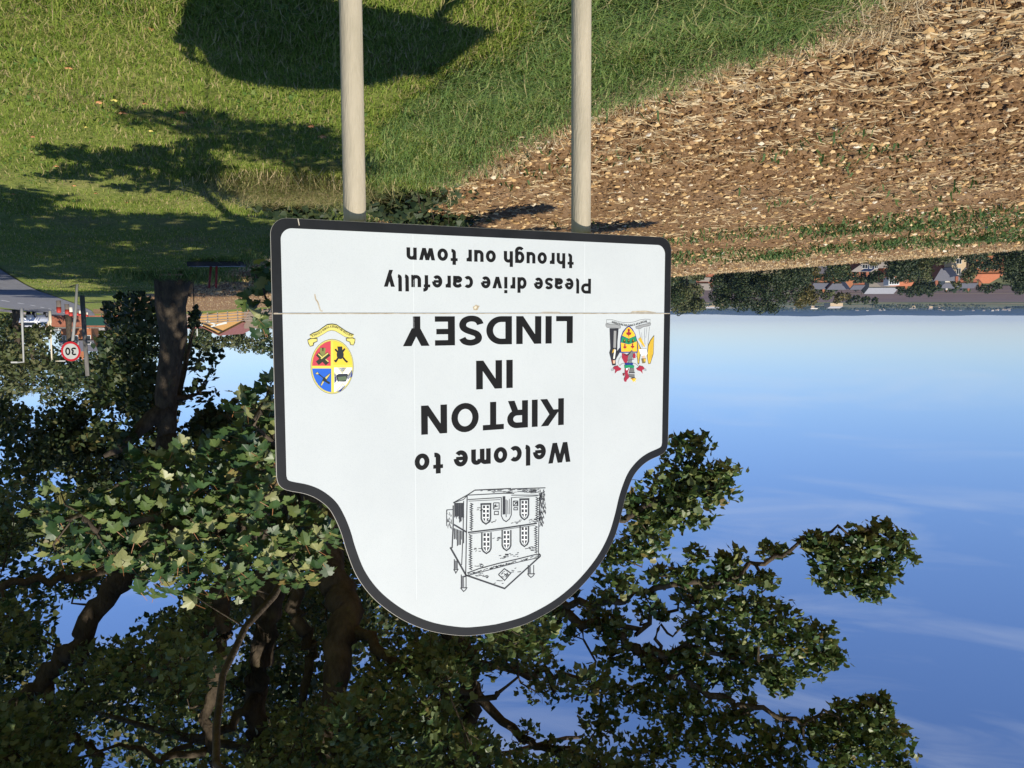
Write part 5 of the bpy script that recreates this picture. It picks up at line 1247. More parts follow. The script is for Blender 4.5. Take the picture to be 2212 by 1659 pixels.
# ---------------------------------------------------------------- road furniture
# speed limit sign
p30 = at(167, 622, 25.0); g30 = gz(p30[0], p30[1]); s30 = empty('speed_limit_sign', (p30[0], p30[1], g30)); tag(s30, 'round thirty speed limit sign with red ring on a grey post', 'sign')
c30 = at(153, 759, 25.0); zc = c30[2] - g30; lean = (c30[0] - p30[0])
mb = MB(); mb.tube([(0, .06, -.3), (lean * .5, .06, zc * .5), (lean, .06, zc - .05)], .042, 12); mb.build('post', mat('grey sign post', (.23, .24, .24), .6, (.3, .3, .29), 6.0), s30, True)
mb = MB()
def disc(mb, r, y, c=(0, 0), n=40, r_in=0.0):
    pts = [(c[0] + r * math.cos(2 * math.pi * k / n), y, c[1] + r * math.sin(2 * math.pi * k / n)) for k in range(n)]
    if r_in:
        inn = [(c[0] + r_in * math.cos(2 * math.pi * k / n), y, c[1] + r_in * math.sin(2 * math.pi * k / n)) for k in range(n)]
        for k in range(n): mb.poly([pts[k], pts[(k + 1) % n], inn[(k + 1) % n], inn[k]])
    else: mb.poly(pts)
    return pts
fa = disc(mb, .30, 0); fb = disc(mb, .30, .012)
for k in range(40): mb.poly([fa[k], fa[(k + 1) % 40], fb[(k + 1) % 40], fb[k]])
mb.build('backing_plate', alu, s30, loc=(lean, 0, zc))
mb = MB(); disc(mb, .298, -.002, r_in=.235); mb.build('red_ring', mat('red sign film', (.50, .018, .028), .45), s30, loc=(lean, 0, zc))
mb = MB(); disc(mb, .235, -.0022); mb.build('white_disc', mat('greyed white sign film', (.46, .46, .45), .6, (.55, .55, .54), 9.0), s30, loc=(lean, 0, zc))  # white film greyed down to a dimmer tone
mb = MB(); x = 0; gl = []
for ch in '30': g_, ad = glyph(ch); gl.append((x, g_)); x += ad + .14
k = .335 / (x - .14)
for gx, g_ in gl:
    for pl in g_: mb.poly([(-.1675 + (gx + a_) * k, -.0045, -.115 + b_ * .23) for a_, b_ in pl])
mb.build('numerals', ink, s30, loc=(lean, 0, zc))

# telegraph pole
pt = at(177, 641, 36.0); gt = gz(pt[0], pt[1]); tp = empty('telegraph_pole', (pt[0], pt[1], gt)); tag(tp, 'weathered grey wooden telegraph pole beside the road bollards', 'pole')
top = at(189, 812, 36.0)
mb = MB(); mb.tube([(0, 0, -.5), ((top[0] - pt[0]) * .5, 0, (top[2] - gt) * .5), (top[0] - pt[0], 0, top[2] - gt)], [.105, .095, .08], 14); mb.build('pole', mat('shaded weathered wood', (.10, .095, .085), .9, (.18, .17, .155), 5.0, .6, 30, stretch=(4, 4, .4)), tp, True)  # weathered wood, its colour darkened to stand in for shade on the pole
# verge marker posts: dark lower part, red upper band
MK = [(126, 645, 44, 31, 9.5, 0), (144, 652, 54, 27, 9, 0), (152, 660, 66, 23, 8, 1), (166, 662, 74, 20, 7, 0), (173, 665, 82, 18, 6, 1), (183, 666, 88, 17, 6, 0), (186.5, 668, 94, 16, 6, 1)]
mk_dark, mk_red, mk_white = mat('weathered bollard', (.10, .085, .07), .8, (.16, .13, .11), 6.0), mat('red reflector band', (.45, .045, .03), .5), mat('white bollard band', (.66, .62, .50), .7)
MKL = ['dark verge marker post with red top next to the thirty sign post', 'dark verge marker post with red top, second along the road', 'pale verge marker post with red top, third along the road', 'dark verge marker post half behind the telegraph pole', 'pale banded marker post just past the telegraph pole', 'dark marker post near the green road box', 'white marker post with red band farthest along the road']
for (x, y, Y, hp, wp, wb), lb in zip(MK, MKL):
    p = at(x, y, Y); g = gz(p[0], p[1]); o = empty('marker_post', (p[0], p[1], g)); tag(o, lb, 'bollard', 'marker posts along the verge')
    zt = at(x, y + hp, Y)[2] - g; r = wp / FPX * Y / 2
    mb = MB(); mb.tube([(0, 0, -.2), (0, 0, zt * .55)], r, 12); mb.build('lower_post', mk_white if wb else mk_dark, o, True)
    mb = MB(); mb.tube([(0, 0, zt * .55), (0, 0, zt * .92), (0, 0, zt)], [r * 1.02, r * 1.02, r * .6], 12); mb.build('red_top', mk_red, o, True)
# small green cabinet on posts at the bend
p = at(203, 661, 96); g = gz(p[0], p[1]); o = empty('green_sign_board', (p[0], p[1], g)); tag(o, 'low dark green board on two short legs beside the road bend', 'board')
zt = max(1.0, at(203, 669, 96)[2] - g)
mb = MB(); mb.box((0, 0, zt), (2.4, .08, 1.0)); mb.build('board', mat('dark green paint', (.02, .075, .055), .5), o)
for sx in (-.8, .8): mb = MB(); mb.box((sx, .06, zt * .5 - .1), (.1, .1, zt + .2)); mb.build('leg', mk_dark, o)

# lamp posts and poles along the far pavement
def lamp(x0, y0, x1, y1, Y, r, colm, label, arm=None, name='lamp_post', group=None):
    a_, b_ = at(x0, y0, Y), at(x1, y1, Y); g = gz(a_[0], a_[1]); o = empty(name, (a_[0], a_[1], g)); tag(o, label, 'lamp post' if name == 'lamp_post' else 'pole', group)
    zt = b_[2] - g; dx = b_[0] - a_[0]
    mb = MB(); mb.tube([(0, 0, -.3), (dx * .15, 0, 1.2), (dx * .16, 0, 1.25), (dx, 0, zt)], [r * 1.5, r * 1.5, r, r * .7], 10); mb.build('column', colm, o, True)
    if arm:
        mb = MB(); mb.tube([(dx, 0, zt - .05), (dx + arm, 0, zt)], r * .7, 8); mb.build('arm', colm, o, True)
        mb = MB(); mb.box((dx + arm * 1.08, 0, zt - .02), (.55, .22, .14)); mb.build('lantern', mat('lamp lantern', (.5, .5, .46), .5), o, bevel=.02)
    return o
cream_p, grey_p = mat('cream painted steel', (.58, .52, .38), .6), mat('galvanised column', (.33, .33, .31), .6)
lamp(108, 679, 112, 780, 84, .09, cream_p, 'tall cream lamp post with short arm beside the road', arm=-1.0)
lamp(103, 679, 106, 722, 104, .07, cream_p, 'short cream pole next to the tall cream lamp post', name='cream_pole')
lamp(47, 675, 51, 783, 70, .085, grey_p, 'grey lamp column in front of the white parked car', arm=.7)
lamp(34, 674, 36, 706, 96, .06, grey_p, 'thin grey pole behind the white parked car', name='grey_pole')
lamp(98, 690, 99, 720, 120, .07, grey_p, 'slim grey pole in front of the brick houses', name='grey_pole')

# white car parked on the far side of the road
pc = at(67, 671.5, 88); car = empty('parked_car', (pc[0], pc[1], gz(pc[0], pc[1]) + .0), math.radians(-8)); tag(car, 'white estate car parked beyond the road under the trees', 'car')
cw = 1.9
carp = mat('white car paint', (.74, .74, .76), .25, spec=.6); tyre = mat('black rubber', (.02, .02, .02), .8); chrome = mat('silver trim', (.55, .55, .57), .3, metallic=.8)
def loft(name, secs, m, parent):
    """secs: (y, [(half width, z)...]) cross sections from front to rear"""
    mb = MB(); rows = []
    for y_, prof in secs:
        i = len(mb.v); pr = [(hw, y_, z_) for hw, z_ in prof] + [(-hw, y_, z_) for hw, z_ in reversed(prof)]
        mb.v += pr; rows.append((i, len(pr)))
    for (i, n), (j, _) in zip(rows, rows[1:]):
        for k in range(n): mb.f.append([i + k, i + (k + 1) % n, j + (k + 1) % n, j + k]); mb.mi.append(0)
    mb.f.append([rows[0][0] + k for k in reversed(range(rows[0][1]))]); mb.mi.append(0); mb.f.append([rows[-1][0] + k for k in range(rows[-1][1])]); mb.mi.append(0)
    return mb.build(name, m, parent, True)
body = loft('body', [(-2.2, [(.72, .42), (.80, .62), (.70, .85)]), (-2.1, [(.86, .36), (.92, .66), (.80, .96)]), (-1.2, [(.93, .34), (.95, .70), (.88, 1.06)]), (0, [(.93, .34), (.95, .72), (.90, 1.08)]), (1.6, [(.93, .34), (.95, .74), (.90, 1.10)]), (2.1, [(.88, .38), (.92, .72), (.86, 1.06)]), (2.2, [(.78, .45), (.82, .70), (.76, .98)])], carp, car)
cab = loft('cabin', [(-1.05, [(.84, 1.04), (.82, 1.10)]), (-.35, [(.82, 1.05), (.66, 1.62)]), (.9, [(.82, 1.06), (.66, 1.66)]), (1.85, [(.82, 1.06), (.64, 1.58)]), (2.1, [(.82, 1.05), (.78, 1.14)])], carp, car)
mb = MB(); mb.poly([(-.70, -1.02, 1.16), (.70, -1.02, 1.16), (.60, -.42, 1.56), (-.60, -.42, 1.56)]); mb.build('windscreen', GLS, car)
for sx in (-1, 1):
    for y0, y1 in ((-.55, .25), (.35, 1.15), (1.25, 1.8)):
        mb = MB(); q = [(sx * .80, y0, 1.14), (sx * .80, y1, 1.14), (sx * .695, y1 - .05, 1.53), (sx * .695, y0 + (.25 if y0 < -.3 else .03), 1.53)]; mb.poly(q); mb.build('side_window', GLS, car)
    mb = MB(); mb.box((sx * .66, -2.17, .74), (.34, .10, .18)); mb.build('headlight', mat('headlight glass', (.6, .6, .62), .1, spec=.6), car, bevel=.02)
    mb = MB(); mb.box((sx * 1.04, -.72, 1.10), (.20, .12, .16)); mb.build('mirror', carp, car, bevel=.02)
    for y_ in (-1.4, 1.45):
        w_ = MB(); w_.tube([(sx * .98, y_, .33), (sx * .74, y_, .33)], .33, 20); wo = w_.build('wheel', tyre, car)
        w_ = MB(); w_.tube([(sx * .99, y_, .33), (sx * .97, y_, .33)], .20, 14); w_.build('rim', chrome, wo)
mb = MB(); mb.box((0, -2.215, .58), (.9, .05, .16)); mb.build('grille', tyre, car)
mb = MB(); mb.box((0, -2.235, .46), (.52, .03, .11)); mb.build('number_plate', mat('yellow plate', (.62, .50, .14), .5), car)

# dark board with two red legs lying at the edge of the verge
pr_ = at(458, 573, 17.5); gr_ = gz(pr_[0], pr_[1]); o = empty('fallen_board', (pr_[0], pr_[1], gr_), math.radians(4)); tag(o, 'dark board lying in the grass with two red legs sticking up', 'board')
bdk = mat('dark plastic', (.022, .022, .028), .5); rdp = mat('dull red legs', (.22, .03, .025), .6)
mb = MB(); mb.box((-.1, 0, .09), (1.15, .32, .10)); mb.build('board', bdk, o, bevel=.015)
for k, (x0, x1) in enumerate(((.02, .10), (-.10, -.05))):
    mb = MB(); mb.tube([(x0, 0, .1), (x1, .05, .58)], .024, 8); mb.build('leg', rdp, o, True)
# strip of loose bark at the foot of the thick trunk
pb_ = at(372, 598, YB - .75); o = empty('fallen_bark', (pb_[0], pb_[1], gz(pb_[0], pb_[1]))); tag(o, 'pale strip of fallen bark at the foot of the thick trunk', 'bark')
mb = MB(); mb.box((0, 0, .08), (.52, .12, .035), .1); mb.build('strip', mat('pale torn bark', (.34, .20, .11), .9, (.45, .30, .18), 8.0), o, bevel=.01)
# ---------------------------------------------------------------- ground cover
def on_ground(x, y):
    """the point of the ground that the photograph shows at x, y"""
    Y = 6.0
    for _ in range(40):
        p = at(x, y, Y); dz = p[2] - gz(p[0], p[1])
        slope = (EYE - p[2]) / Y
        Y = max(1.5, Y + dz / max(slope, .02) * .7)
    p = at(x, y, Y); return np.array([p[0], p[1], gz(p[0], p[1])])

def scatter(n, y0, y1, rng, spread=.72, side=None, extra=0.0):
    """points on the ground, thinning out with distance as they do to the eye"""
    Y = y0 * (y1 / y0) ** rng.random(n); X = rng.uniform(-spread, spread, n) * Y
    d = X - xb(Y)
    k = np.ones(n, bool) if side is None else ((d > extra) if side == 'verge' else (d < extra))
    X, Y = X[k], Y[k]
    return X, Y, surf(X, Y)

def blades(name, X, Y, Z, h, w, lean, rng, m, parent=None, curl=.35):
    N = len(X); an = rng.uniform(0, 2 * math.pi, N); fa = an + rng.normal(size=N) * .5 + math.pi / 2
    dx, dy = np.cos(fa) * w / 2, np.sin(fa) * w / 2
    lx, ly = np.cos(an) * lean * h, np.sin(an) * lean * h
    b = np.stack([X, Y, Z - .004], -1)
    m1 = b + np.stack([lx * .4, ly * .4, h * .6], -1); t = b + np.stack([lx * (1 + curl), ly * (1 + curl), h * (1 - .25 * lean)], -1)
    dv = np.stack([dx, dy, 0 * dx], -1)
    V_ = np.stack([b - dv, b + dv, m1 + dv * .75, m1 - dv * .75, t], 1).reshape(-1, 3)
    i = np.arange(N)[:, None] * 5
    F_ = np.concatenate([i + np.array([[0, 1, 2]]), i + np.array([[0, 2, 3]]), i + np.array([[3, 2, 4]])], 0)
    return np_mesh(name, V_, F_)

gr = np.random.default_rng(31)
lawn = mat('mown grass', (.1, .14, .03), .7, island=[(0, (.115, .19, .022)), (.42, (.20, .28, .036)), (.70, (.29, .35, .062)), (.86, (.42, .37, .14)), (1, (.52, .41, .22))], spec=.25, trans=.35)
X, Y, Z = scatter(300000, 3.0, 34, gr, side='verge', extra=.05)
inroad = X > np.interp(Y, _RY, _RX) - .15
worn = vnoise(X * .55 + 7, Y * .8 + 2, 21)
keep = ~inroad & (gr.random(len(X)) < np.clip(1.6 - worn * 1.6, .12, 1))
X, Y, Z = X[keep], Y[keep], Z[keep]
h = gr.uniform(.018, .055, len(X)) * (1 + .5 * (1 - np.clip((Y - 4) / 2.5, 0, 1))) * (.7 + .9 * vnoise(X * 2.1, Y * 2.1, 22))
o = link('grass', blades('grass', X, Y, Z, h, gr.uniform(.0035, .0060, len(X)) + .0005 * Y, gr.uniform(.3, 1.1, len(X)), gr, lawn)); o.data.materials.append(lawn)
tag(o, 'short mown green grass of the verge under the sign', 'grass', kind='stuff')
# longer, darker grass between the mown verge and the field
wild = mat('long wild grass', (.05, .1, .03), .6, island=[(0, (.085, .155, .032)), (.5, (.15, .24, .056)), (.85, (.26, .32, .09)), (1, (.42, .36, .17))], spec=.3, trans=.3)
X, Y, Z = scatter(190000, 2.9, 26, gr, side='verge', extra=-.15)
dd = X - xb(Y); lim = np.interp(Y, [3, 5, 6.5, 9, 12, 26], [1.5, 1.6, 1.25, .85, .6, 1.0]) * (.7 + .6 * vnoise(X * 1.3, Y * 1.3, 23))
keep = dd < lim; X, Y, Z = X[keep], Y[keep], Z[keep]
h = gr.uniform(.06, .17, len(X)) * (.6 + .8 * vnoise(X * 2.6, Y * 2.6, 24))
me = blades('long_grass', X, Y, Z, h, gr.uniform(.004, .007, len(X)) + .0005 * Y, gr.uniform(.5, 1.5, len(X)), gr, wild)
o = link('long_grass', me, wild); tag(o, 'long dark green grass along the edge of the ploughed field', 'grass', kind='stuff')
# small broad-leaved weeds in the turf
X, Y, Z = scatter(16000, 3.2, 12, gr, side='verge', extra=.3)
k_ = (X < np.interp(Y, _RY, _RX) - .2) & (vnoise(X * 1.6, Y * 1.6, 51) > .55); X, Y, Z = X[k_], Y[k_], Z[k_]
N = len(X); C_ = np.stack([X, Y, Z + gr.uniform(.012, .035, N)], -1)
o = link('turf_weeds', leaf_cloud('turf_weeds', C_, gr.uniform(.018, .045, N), facing(gr, N, np.zeros((N, 3)), 1.0, 0, .45), gr.normal(size=(N, 3)), LEAF_DOT, False, gr), mat('clover leaf', (.07, .14, .03), .6, island=[(0, (.06, .13, .02)), (.7, (.12, .20, .035)), (1, (.20, .25, .06))], trans=.25))
tag(o, 'clover and plantain leaves in the mown turf', 'weeds', kind='stuff')
# dry straw grass right at the field edge
dry = mat('dry straw', (.5, .4, .22), .8, island=[(0, (.36, .26, .13)), (.6, (.54, .42, .24)), (1, (.66, .55, .36))], spec=.2, trans=.2)
X, Y, Z = scatter(150000, 2.9, 30, gr)
dd = X - xb(Y) + (vnoise(X * 1.7, Y * 1.7, 25) - .5) * .35
keep = (dd > -.42) & (dd < .06) & (vnoise(X * .9, Y * .9, 26) > .32); X, Y, Z = X[keep], Y[keep], Z[keep]
h = gr.uniform(.03, .14, len(X)) * (.5 + .9 * vnoise(X * 3, Y * 3, 27))
o = link('dry_grass', blades('dry_grass', X, Y, Z, h, gr.uniform(.003, .006, len(X)) + .0004 * Y, gr.uniform(.4, 1.8, len(X)), gr, dry), dry)
tag(o, 'pale dry straw grass along the edge of the soil', 'grass', kind='stuff')
# weeds in a green strip near the brow, and thinly in the soil
weed = mat('field weeds', (.06, .13, .03), .6, island=[(0, (.045, .10, .022)), (.7, (.085, .16, .038)), (1, (.15, .20, .06))], spec=.3, trans=.3)
X, Y, Z = scatter(230000, 6, 30, gr, side='field', extra=-.1)
lineY = 16.2 + (X + 10) * .36
off = (Y - lineY) + (vnoise(X * .5, Y * .5, 28) - .5) * 2.2
pr_w = np.exp(-(off / np.interp(X, [-12, -4, 2], [1.7, 1.0, .6])) ** 2) * (.35 + .65 * (vnoise(X * 1.4, Y * 1.4, 29) > .42)) + .05 * np.exp(-((off + 4.2) / .8) ** 2) * 6 + .03 * (vnoise(X * 1.1, Y * 1.1, 30) > .66)
pr_w = np.maximum(pr_w, .7 * np.exp(-((off + 3.4) / .45) ** 2) * (X < -5))
keep = gr.random(len(X)) < pr_w * .7; X, Y, Z = X[keep], Y[keep], Z[keep]
o = link('field_weeds', blades('field_weeds', X, Y, Z, gr.uniform(.06, .14, len(X)), gr.uniform(.010, .018, len(X)) + .0012 * Y, gr.uniform(.5, 1.5, len(X)), gr, weed), weed)
tag(o, 'green weeds sprouting in a strip across the soil', 'weeds', kind='stuff')

# soil clods, pale stones and straw litter
ICO = np.array([(0, 0, 1), (.894, 0, .447), (.276, .851, .447), (-.724, .526, .447), (-.724, -.526, .447), (.276, -.851, .447), (.724, .526, -.447), (-.276, .851, -.447), (-.894, 0, -.447), (-.276, -.851, -.447), (.724, -.526, -.447), (0, 0, -1)])
ICF = np.array([(0, 1, 2), (0, 2, 3), (0, 3, 4), (0, 4, 5), (0, 5, 1), (1, 6, 2), (2, 7, 3), (3, 8, 4), (4, 9, 5), (5, 10, 1), (2, 6, 7), (3, 7, 8), (4, 8, 9), (5, 9, 10), (1, 10, 6)])
def lumps(name, X, Y, Z, size, flat_, rng, m, low=False):
    N = len(X); an = rng.uniform(0, 6.283, N); ca, sa = np.cos(an), np.sin(an)
    T = ICO[None] * rng.uniform(.62, 1.3, (N, 12, 1)); T = T * np.stack([np.ones(N), rng.uniform(.5, 1, N), flat_], -1)[:, None, :]
    R0 = np.stack([T[..., 0] * ca[:, None] - T[..., 1] * sa[:, None], T[..., 0] * sa[:, None] + T[..., 1] * ca[:, None], T[..., 2]], -1)
    V_ = R0 * size[:, None, None] + np.stack([X, Y, Z + size * flat_ * .25], -1)[:, None]
    if low: return np_mesh(name, V_[:, :6].reshape(-1, 3), (np.arange(N)[:, None, None] * 6 + ICF[None, :5]).reshape(-1, 3))
    F_ = (np.arange(N)[:, None, None] * 12 + ICF[None]).reshape(-1, 3)
    return np_mesh(name, V_.reshape(-1, 3), F_)
clod_m = mat('soil clod', (.2, .11, .05), .95, island=[(0, (.13, .070, .030)), (.6, (.205, .120, .055)), (1, (.31, .195, .105))], spec=.1)
X, Y, Z = scatter(78000, 3.6, 40, gr, side='field', extra=-.12)
sz = (gr.uniform(.25, 1, len(X)) ** 1.8) * (.020 + .0014 * Y) + .005
nr_ = Y < 10
o = link('soil_clods', lumps('soil_clods', X[nr_], Y[nr_], Z[nr_], sz[nr_], gr.uniform(.5, .9, nr_.sum()), gr, clod_m), clod_m); tag(o, 'crumbly brown clods of ploughed soil near the verge', 'soil', kind='stuff')
o = link('soil_clods', lumps('soil_clods', X[~nr_], Y[~nr_], Z[~nr_], sz[~nr_], gr.uniform(.5, .9, (~nr_).sum()), gr, clod_m, True), clod_m); tag(o, 'fine brown clods of ploughed soil towards the brow', 'soil', kind='stuff')
stone_m = mat('pale limestone', (.56, .38, .18), .9, island=[(0, (.42, .26, .11)), (.5, (.58, .39, .18)), (.9, (.68, .52, .30)), (1, (.66, .62, .52))], spec=.15)
X, Y, Z = scatter(21000, 3.6, 34, gr, side='field', extra=-.1)
sz = (gr.uniform(.25, 1, len(X)) ** 2.4) * (.026 + .0022 * Y) + .005
big = np.argsort(-(sz / Y))[:300]; mk = np.ones(len(X), bool); mk[big] = False
o = link('stone_litter', lumps('stone_litter', X[mk], Y[mk], Z[mk] + .006, sz[mk], gr.uniform(.25, .6, mk.sum()), gr, stone_m), stone_m); tag(o, 'countless small pale limestone chips in the soil', 'stones', kind='stuff')
stone_ms = []
stone_one = [mat('limestone %d' % k, c, .9, c2, 14.0, .4, 50, spec=.15) for k, (c, c2) in enumerate((((.56, .37, .16), (.64, .46, .24)), ((.46, .29, .12), (.56, .38, .18)), ((.64, .50, .29), (.70, .58, .38))))]
for k in range(9):
    me = lumps('field_stone', np.zeros(1), np.zeros(1), np.zeros(1), np.ones(1), np.array([.45 + .02 * k]), gr, None)
    me.materials.append(stone_one[k % 3]); stone_ms.append(me)
for t, i in enumerate(big):
    o = bpy.data.objects.new('field_stone', stone_ms[t % 9]); COL.objects.link(o)
    s = sz[i] * 1.15; o.location = (X[i], Y[i], Z[i] + .004); o.scale = (s, s, s * random.uniform(.6, 1)); o.rotation_euler = (random.uniform(-.25, .25), random.uniform(-.25, .25), random.uniform(0, 6.28))
    tag(o, 'pale yellow limestone lump lying on the brown ploughed soil', 'stone', 'limestone lumps on the ploughed soil')
X, Y, Z = scatter(30000, 3.6, 36, gr, side='field', extra=.0)
keep = gr.random(len(X)) < .15 + .85 * (vnoise((X * .86 - Y * .52) * 1.8, (X * .52 + Y * .86) * .4, 33) > .52); X, Y, Z = X[keep], Y[keep], Z[keep]
N = len(X); L = gr.uniform(.02, .11, N) + .002 * Y; W = gr.uniform(.0012, .0024, N) + .00022 * Y; an = gr.uniform(0, 6.283, N); tz = gr.normal(size=N) * .18
d_ = np.stack([np.cos(an), np.sin(an), tz], -1); w_ = np.stack([-np.sin(an), np.cos(an), 0 * an], -1) * W[:, None]; u_ = np.stack([0 * an, 0 * an, W], -1)
c_ = np.stack([X, Y, Z + .022 + gr.uniform(0, .014, N)], -1); e0, e1 = c_ - d_ * L[:, None] / 2, c_ + d_ * L[:, None] / 2
V_ = np.stack([e0 - w_, e0 + w_, e0 + u_ * 1.6, e1 - w_, e1 + w_, e1 + u_ * 1.6], 1).reshape(-1, 3); i = np.arange(N)[:, None] * 6
F_ = np.concatenate([i + np.array([[0, 2, 5, 3]]), i + np.array([[2, 1, 4, 5]]), i + np.array([[1, 0, 3, 4]])], 0)
o = link('straw_litter', np_mesh('straw_litter', V_, F_), mat('weathered straw', (.42, .32, .18), .85, island=[(0, (.26, .18, .095)), (.6, (.40, .30, .165)), (1, (.56, .45, .28))], spec=.15)); tag(o, 'scattered broken straw lying on the soil', 'straw', kind='stuff')
# stubble standing against the light along the brow
X, Y, Z = scatter(52000, 17, 100, gr, side='field', extra=-.5)
s_ = (xb(Y) - X) * .86; lineY = 16.2 + (X + 10) * .36
keep = (s_ > .8) & (s_ < 30) & ((Y - lineY) > 1.6) & (gr.random(len(X)) < .25 + .75 * (vnoise(X * .6, Y * .6, 36) > .45)); X, Y, Z = X[keep], Y[keep], Z[keep]
o = link('stubble', blades('stubble', X, Y, Z, gr.uniform(.03, .13, len(X)), gr.uniform(.006, .012, len(X)) + .0003 * Y, gr.uniform(.1, .7, len(X)), gr, dry), dry); tag(o, 'pale straw stubble along the brow of the field', 'stubble', kind='stuff')
# straw stalks that stand up one by one near the posts
STALKS = [(1310, 300, 22), (1330, 305, 26), (1373, 270, 32), (1382, 285, 26), (1405, 270, 30), (1421, 265, 36), (1452, 220, 50), (1510, 190, 30), (1524, 150, 46), (1552, 190, 34), (1562, 150, 42), (1606, 160, 36), (1640, 180, 34), (1670, 180, 40), (1703, 150, 50), (1594, 110, 46), (1840, 100, 50), (2000, 60, 56), (1180, 345, 20), (1166, 360, 24), (1345, 230, 28), (1480, 195, 30), (1285, 320, 24), (1350, 350, 20), (1740, 205, 30), (1890, 240, 28), (1690, 250, 26), (1560, 240, 24)]
for k, (x, y, hp) in enumerate(STALKS):
    p = on_ground(x, y - 2); hgt = hp / FPX * p[1] * 1.1
    mb = MB(); lx, ly = random.uniform(-.25, .25) * hgt, random.uniform(-.2, .2) * hgt
    mb.tube([(0, 0, -.02), (lx * .4, ly * .4, hgt * .5), (lx, ly, hgt)], [.0032, .0028, .0022], 5)
    o = mb.build('straw_stalk', dry, loc=tuple(p)); tag(o, 'single dry straw stalk standing upright in the soil', 'straw', 'straw stalks standing along the field edge')
# fallen leaves on the grass
fall = [mat('fallen leaf %d' % k, c, .7, c2, 20.0) for k, (c, c2) in enumerate((((.50, .22, .09), (.60, .33, .15)), ((.62, .50, .10), (.70, .60, .2)), ((.36, .15, .07), (.45, .22, .1))))]
LF = [(148, 133, 0), (214, 208, 0), (312, 212, 0), (246, 204, 1), (70, 285, 2), (697, 283, 0), (121, 350, 0), (274, 431, 2), (613, 341, 2), (184, 264, 1), (395, 231, 2), (160, 393, 0), (207, 410, 2), (323, 46, 0), (28, 412, 0), (325, 272, 1), (266, 232, 0), (672, 261, 2)]
LLAB = ['orange fallen leaf beside the edge of the large sign shadow', 'orange fallen leaf near two yellow leaves on the mown grass', 'curled orange fallen leaf near the yellow leaves', 'yellow fallen leaf between two orange leaves', 'small red brown fallen leaf on the bright grass', 'large orange fallen leaf beside the right-hand sign post', 'orange fallen leaf at the tip of the branch shadow', 'brown fallen leaf at the edge of the tree shade', 'brown fallen leaf inside the branch shadow', 'pale yellow fallen leaf above the branch shadow', 'brown fallen leaf between the two shadows on the grass', 'orange fallen leaf between branch shadow and tree shade', 'brown fallen leaf below the tip of the branch shadow', 'orange fallen leaf in the brightest grass near the sign shadow', 'orange fallen leaf at the border of the tree shade', 'small yellow fallen leaf beside the branch shadow', 'orange fallen leaf close to the yellow leaf', 'brown fallen leaf close to the large orange leaf by the post']
for (x, y, c), lb in zip(LF, LLAB):
    p = on_ground(x, y); mb = MB(); k_ = len(LEAF_BIG); s = random.uniform(.045, .068) * (1.25 if x == 697 else 1)
    rz = random.uniform(0, 6.28); pts = [(s * (a_ * math.cos(rz) - (b_ - .4) * math.sin(rz)), s * (a_ * math.sin(rz) + (b_ - .4) * math.cos(rz)), .03 + s * (.5 * abs(a_) + .35 * (b_ - .4) ** 2 * 2)) for a_, b_ in LEAF_BIG]
    for i in range(k_): mb.poly([pts[i], pts[(i + 1) % k_], (0, 0, .028)])
    o = mb.build('fallen_leaf', fall[c], loc=tuple(p)); tag(o, lb, 'leaf')
# uncut grass round the foot of the thick trunk
n = 2600; an = gr.uniform(0, 6.283, n); rr_ = .42 + gr.gamma(1.5, .22, n); X = tb[0] + np.cos(an) * rr_ * 1.3; Y = tb[1] + np.sin(an) * rr_; Z = surf(X, Y)
o = link('long_grass', blades('long_grass', X, Y, Z, gr.uniform(.08, .32, n), gr.uniform(.012, .022, n), gr.uniform(.3, 1.0, n), gr, wild), wild); tag(o, 'uncut grass around the foot of the thick roadside trunk', 'grass', kind='stuff')
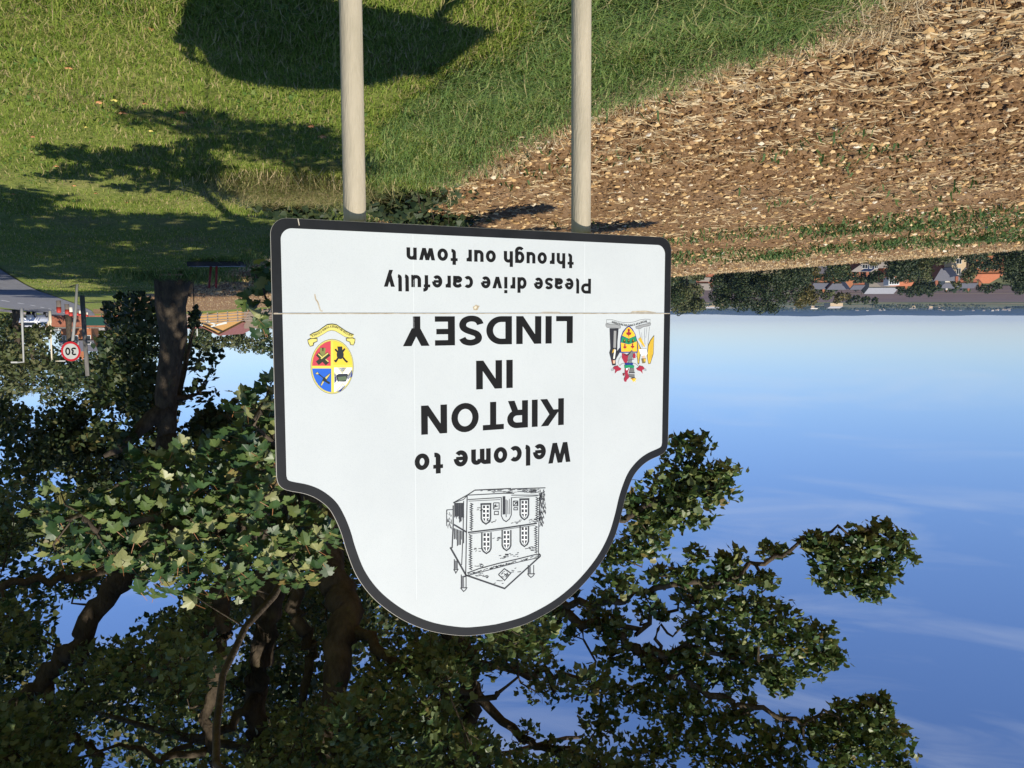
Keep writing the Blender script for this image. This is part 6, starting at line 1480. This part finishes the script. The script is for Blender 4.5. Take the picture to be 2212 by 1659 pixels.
# overhanging tuft of long grass on the little bank beside the sycamore's foot
tr_ = empty('grass_tuft', tuple(on_ground(655, 392))); tag(tr_, 'overhanging tuft of long pale grass on the bank beside the sign post', 'grass')
tl = tr_.location
n = 5200; X = gr.normal(size=n) * .42 + tl.x + .1; Y = gr.normal(size=n) * .30 + tl.y; Z = ground(X, Y) + gr.uniform(0, .05, n)
me = blades('blades', X - tl.x, Y - tl.y, Z - tl.z, gr.uniform(.08, .30, n), gr.uniform(.005, .010, n), gr.uniform(.6, 1.6, n), gr, None, curl=.6)
o = link('blades', me, mat('pale tuft grass', (.2, .2, .07), .7, island=[(0, (.12, .16, .035)), (.45, (.26, .27, .08)), (.75, (.48, .40, .19)), (1, (.62, .48, .28))], trans=.3), tr_); tag(o, kind='stuff')
# ivy and nettles round the foot of the sycamore
for x, y, Yq, w0, lb in ((860, 452, 10.4, .55, 'low dark ivy patch behind the sign post at the sycamore foot'), (640, 440, 10.6, .6, 'dark hollow full of ivy under the grass tuft'), (930, 465, 12.0, .5, 'thin nettles at the edge of the soil behind the sign')):
    p = at(x, y, Yq); g = gz(p[0], p[1]); o = empty('ivy_patch', (p[0], p[1], g)); tag(o, lb, 'plant')
    n = 900; q = gr.normal(size=(n, 3)) * [w0 * .6, w0 * .45, .0]; zz = ground(p[0] + q[:, 0], p[1] + q[:, 1]) - g + gr.uniform(.02, .32, n) * np.exp(-(q[:, 0] / w0) ** 2)
    C_ = np.stack([q[:, 0], q[:, 1], zz], -1)
    k = link('leaves', leaf_cloud('leaves', C_, gr.uniform(.05, .10, n), facing(gr, n, np.tile([0, -1, 0], (n, 1)), .8, .4, .6), gr.normal(size=(n, 3)), LEAF_SM, False, gr), dark_green, o); tag(k, kind='stuff')
    mb = MB()
    for _ in range(24):
        e0 = gr.normal(size=2) * w0 * .5; zg = float(ground(p[0] + e0[0], p[1] + e0[1])) - g; mb.tube([(e0[0], e0[1], zg - .02), (e0[0] * 1.1, e0[1] * 1.1, zg + .22)], .004, 4)
    k = mb.build('stems', bark, o); tag(k, kind='stuff')

# ---------------------------------------------------------------- the air
mb = MB(); mb.box((0, 5500, 35), (15000, 11600, 130))
hz = mb.build('haze', None); hz.data.materials.clear(); tag(hz, 'thin blue autumn haze over the plain', 'haze', kind='stuff')
hm = bpy.data.materials.new('haze'); hm.use_nodes = True; hn = hm.node_tree.nodes
hn.remove(hn['Principled BSDF']); pv = hn.new('ShaderNodeVolumePrincipled')
pv.inputs['Color'].default_value = (.34, .53, .92, 1); pv.inputs['Density'].default_value = 5.5e-5; pv.inputs['Anisotropy'].default_value = 0.0
hm.node_tree.links.new(pv.outputs[0], hn['Material Output'].inputs['Volume'])
hz.data.materials.append(hm)
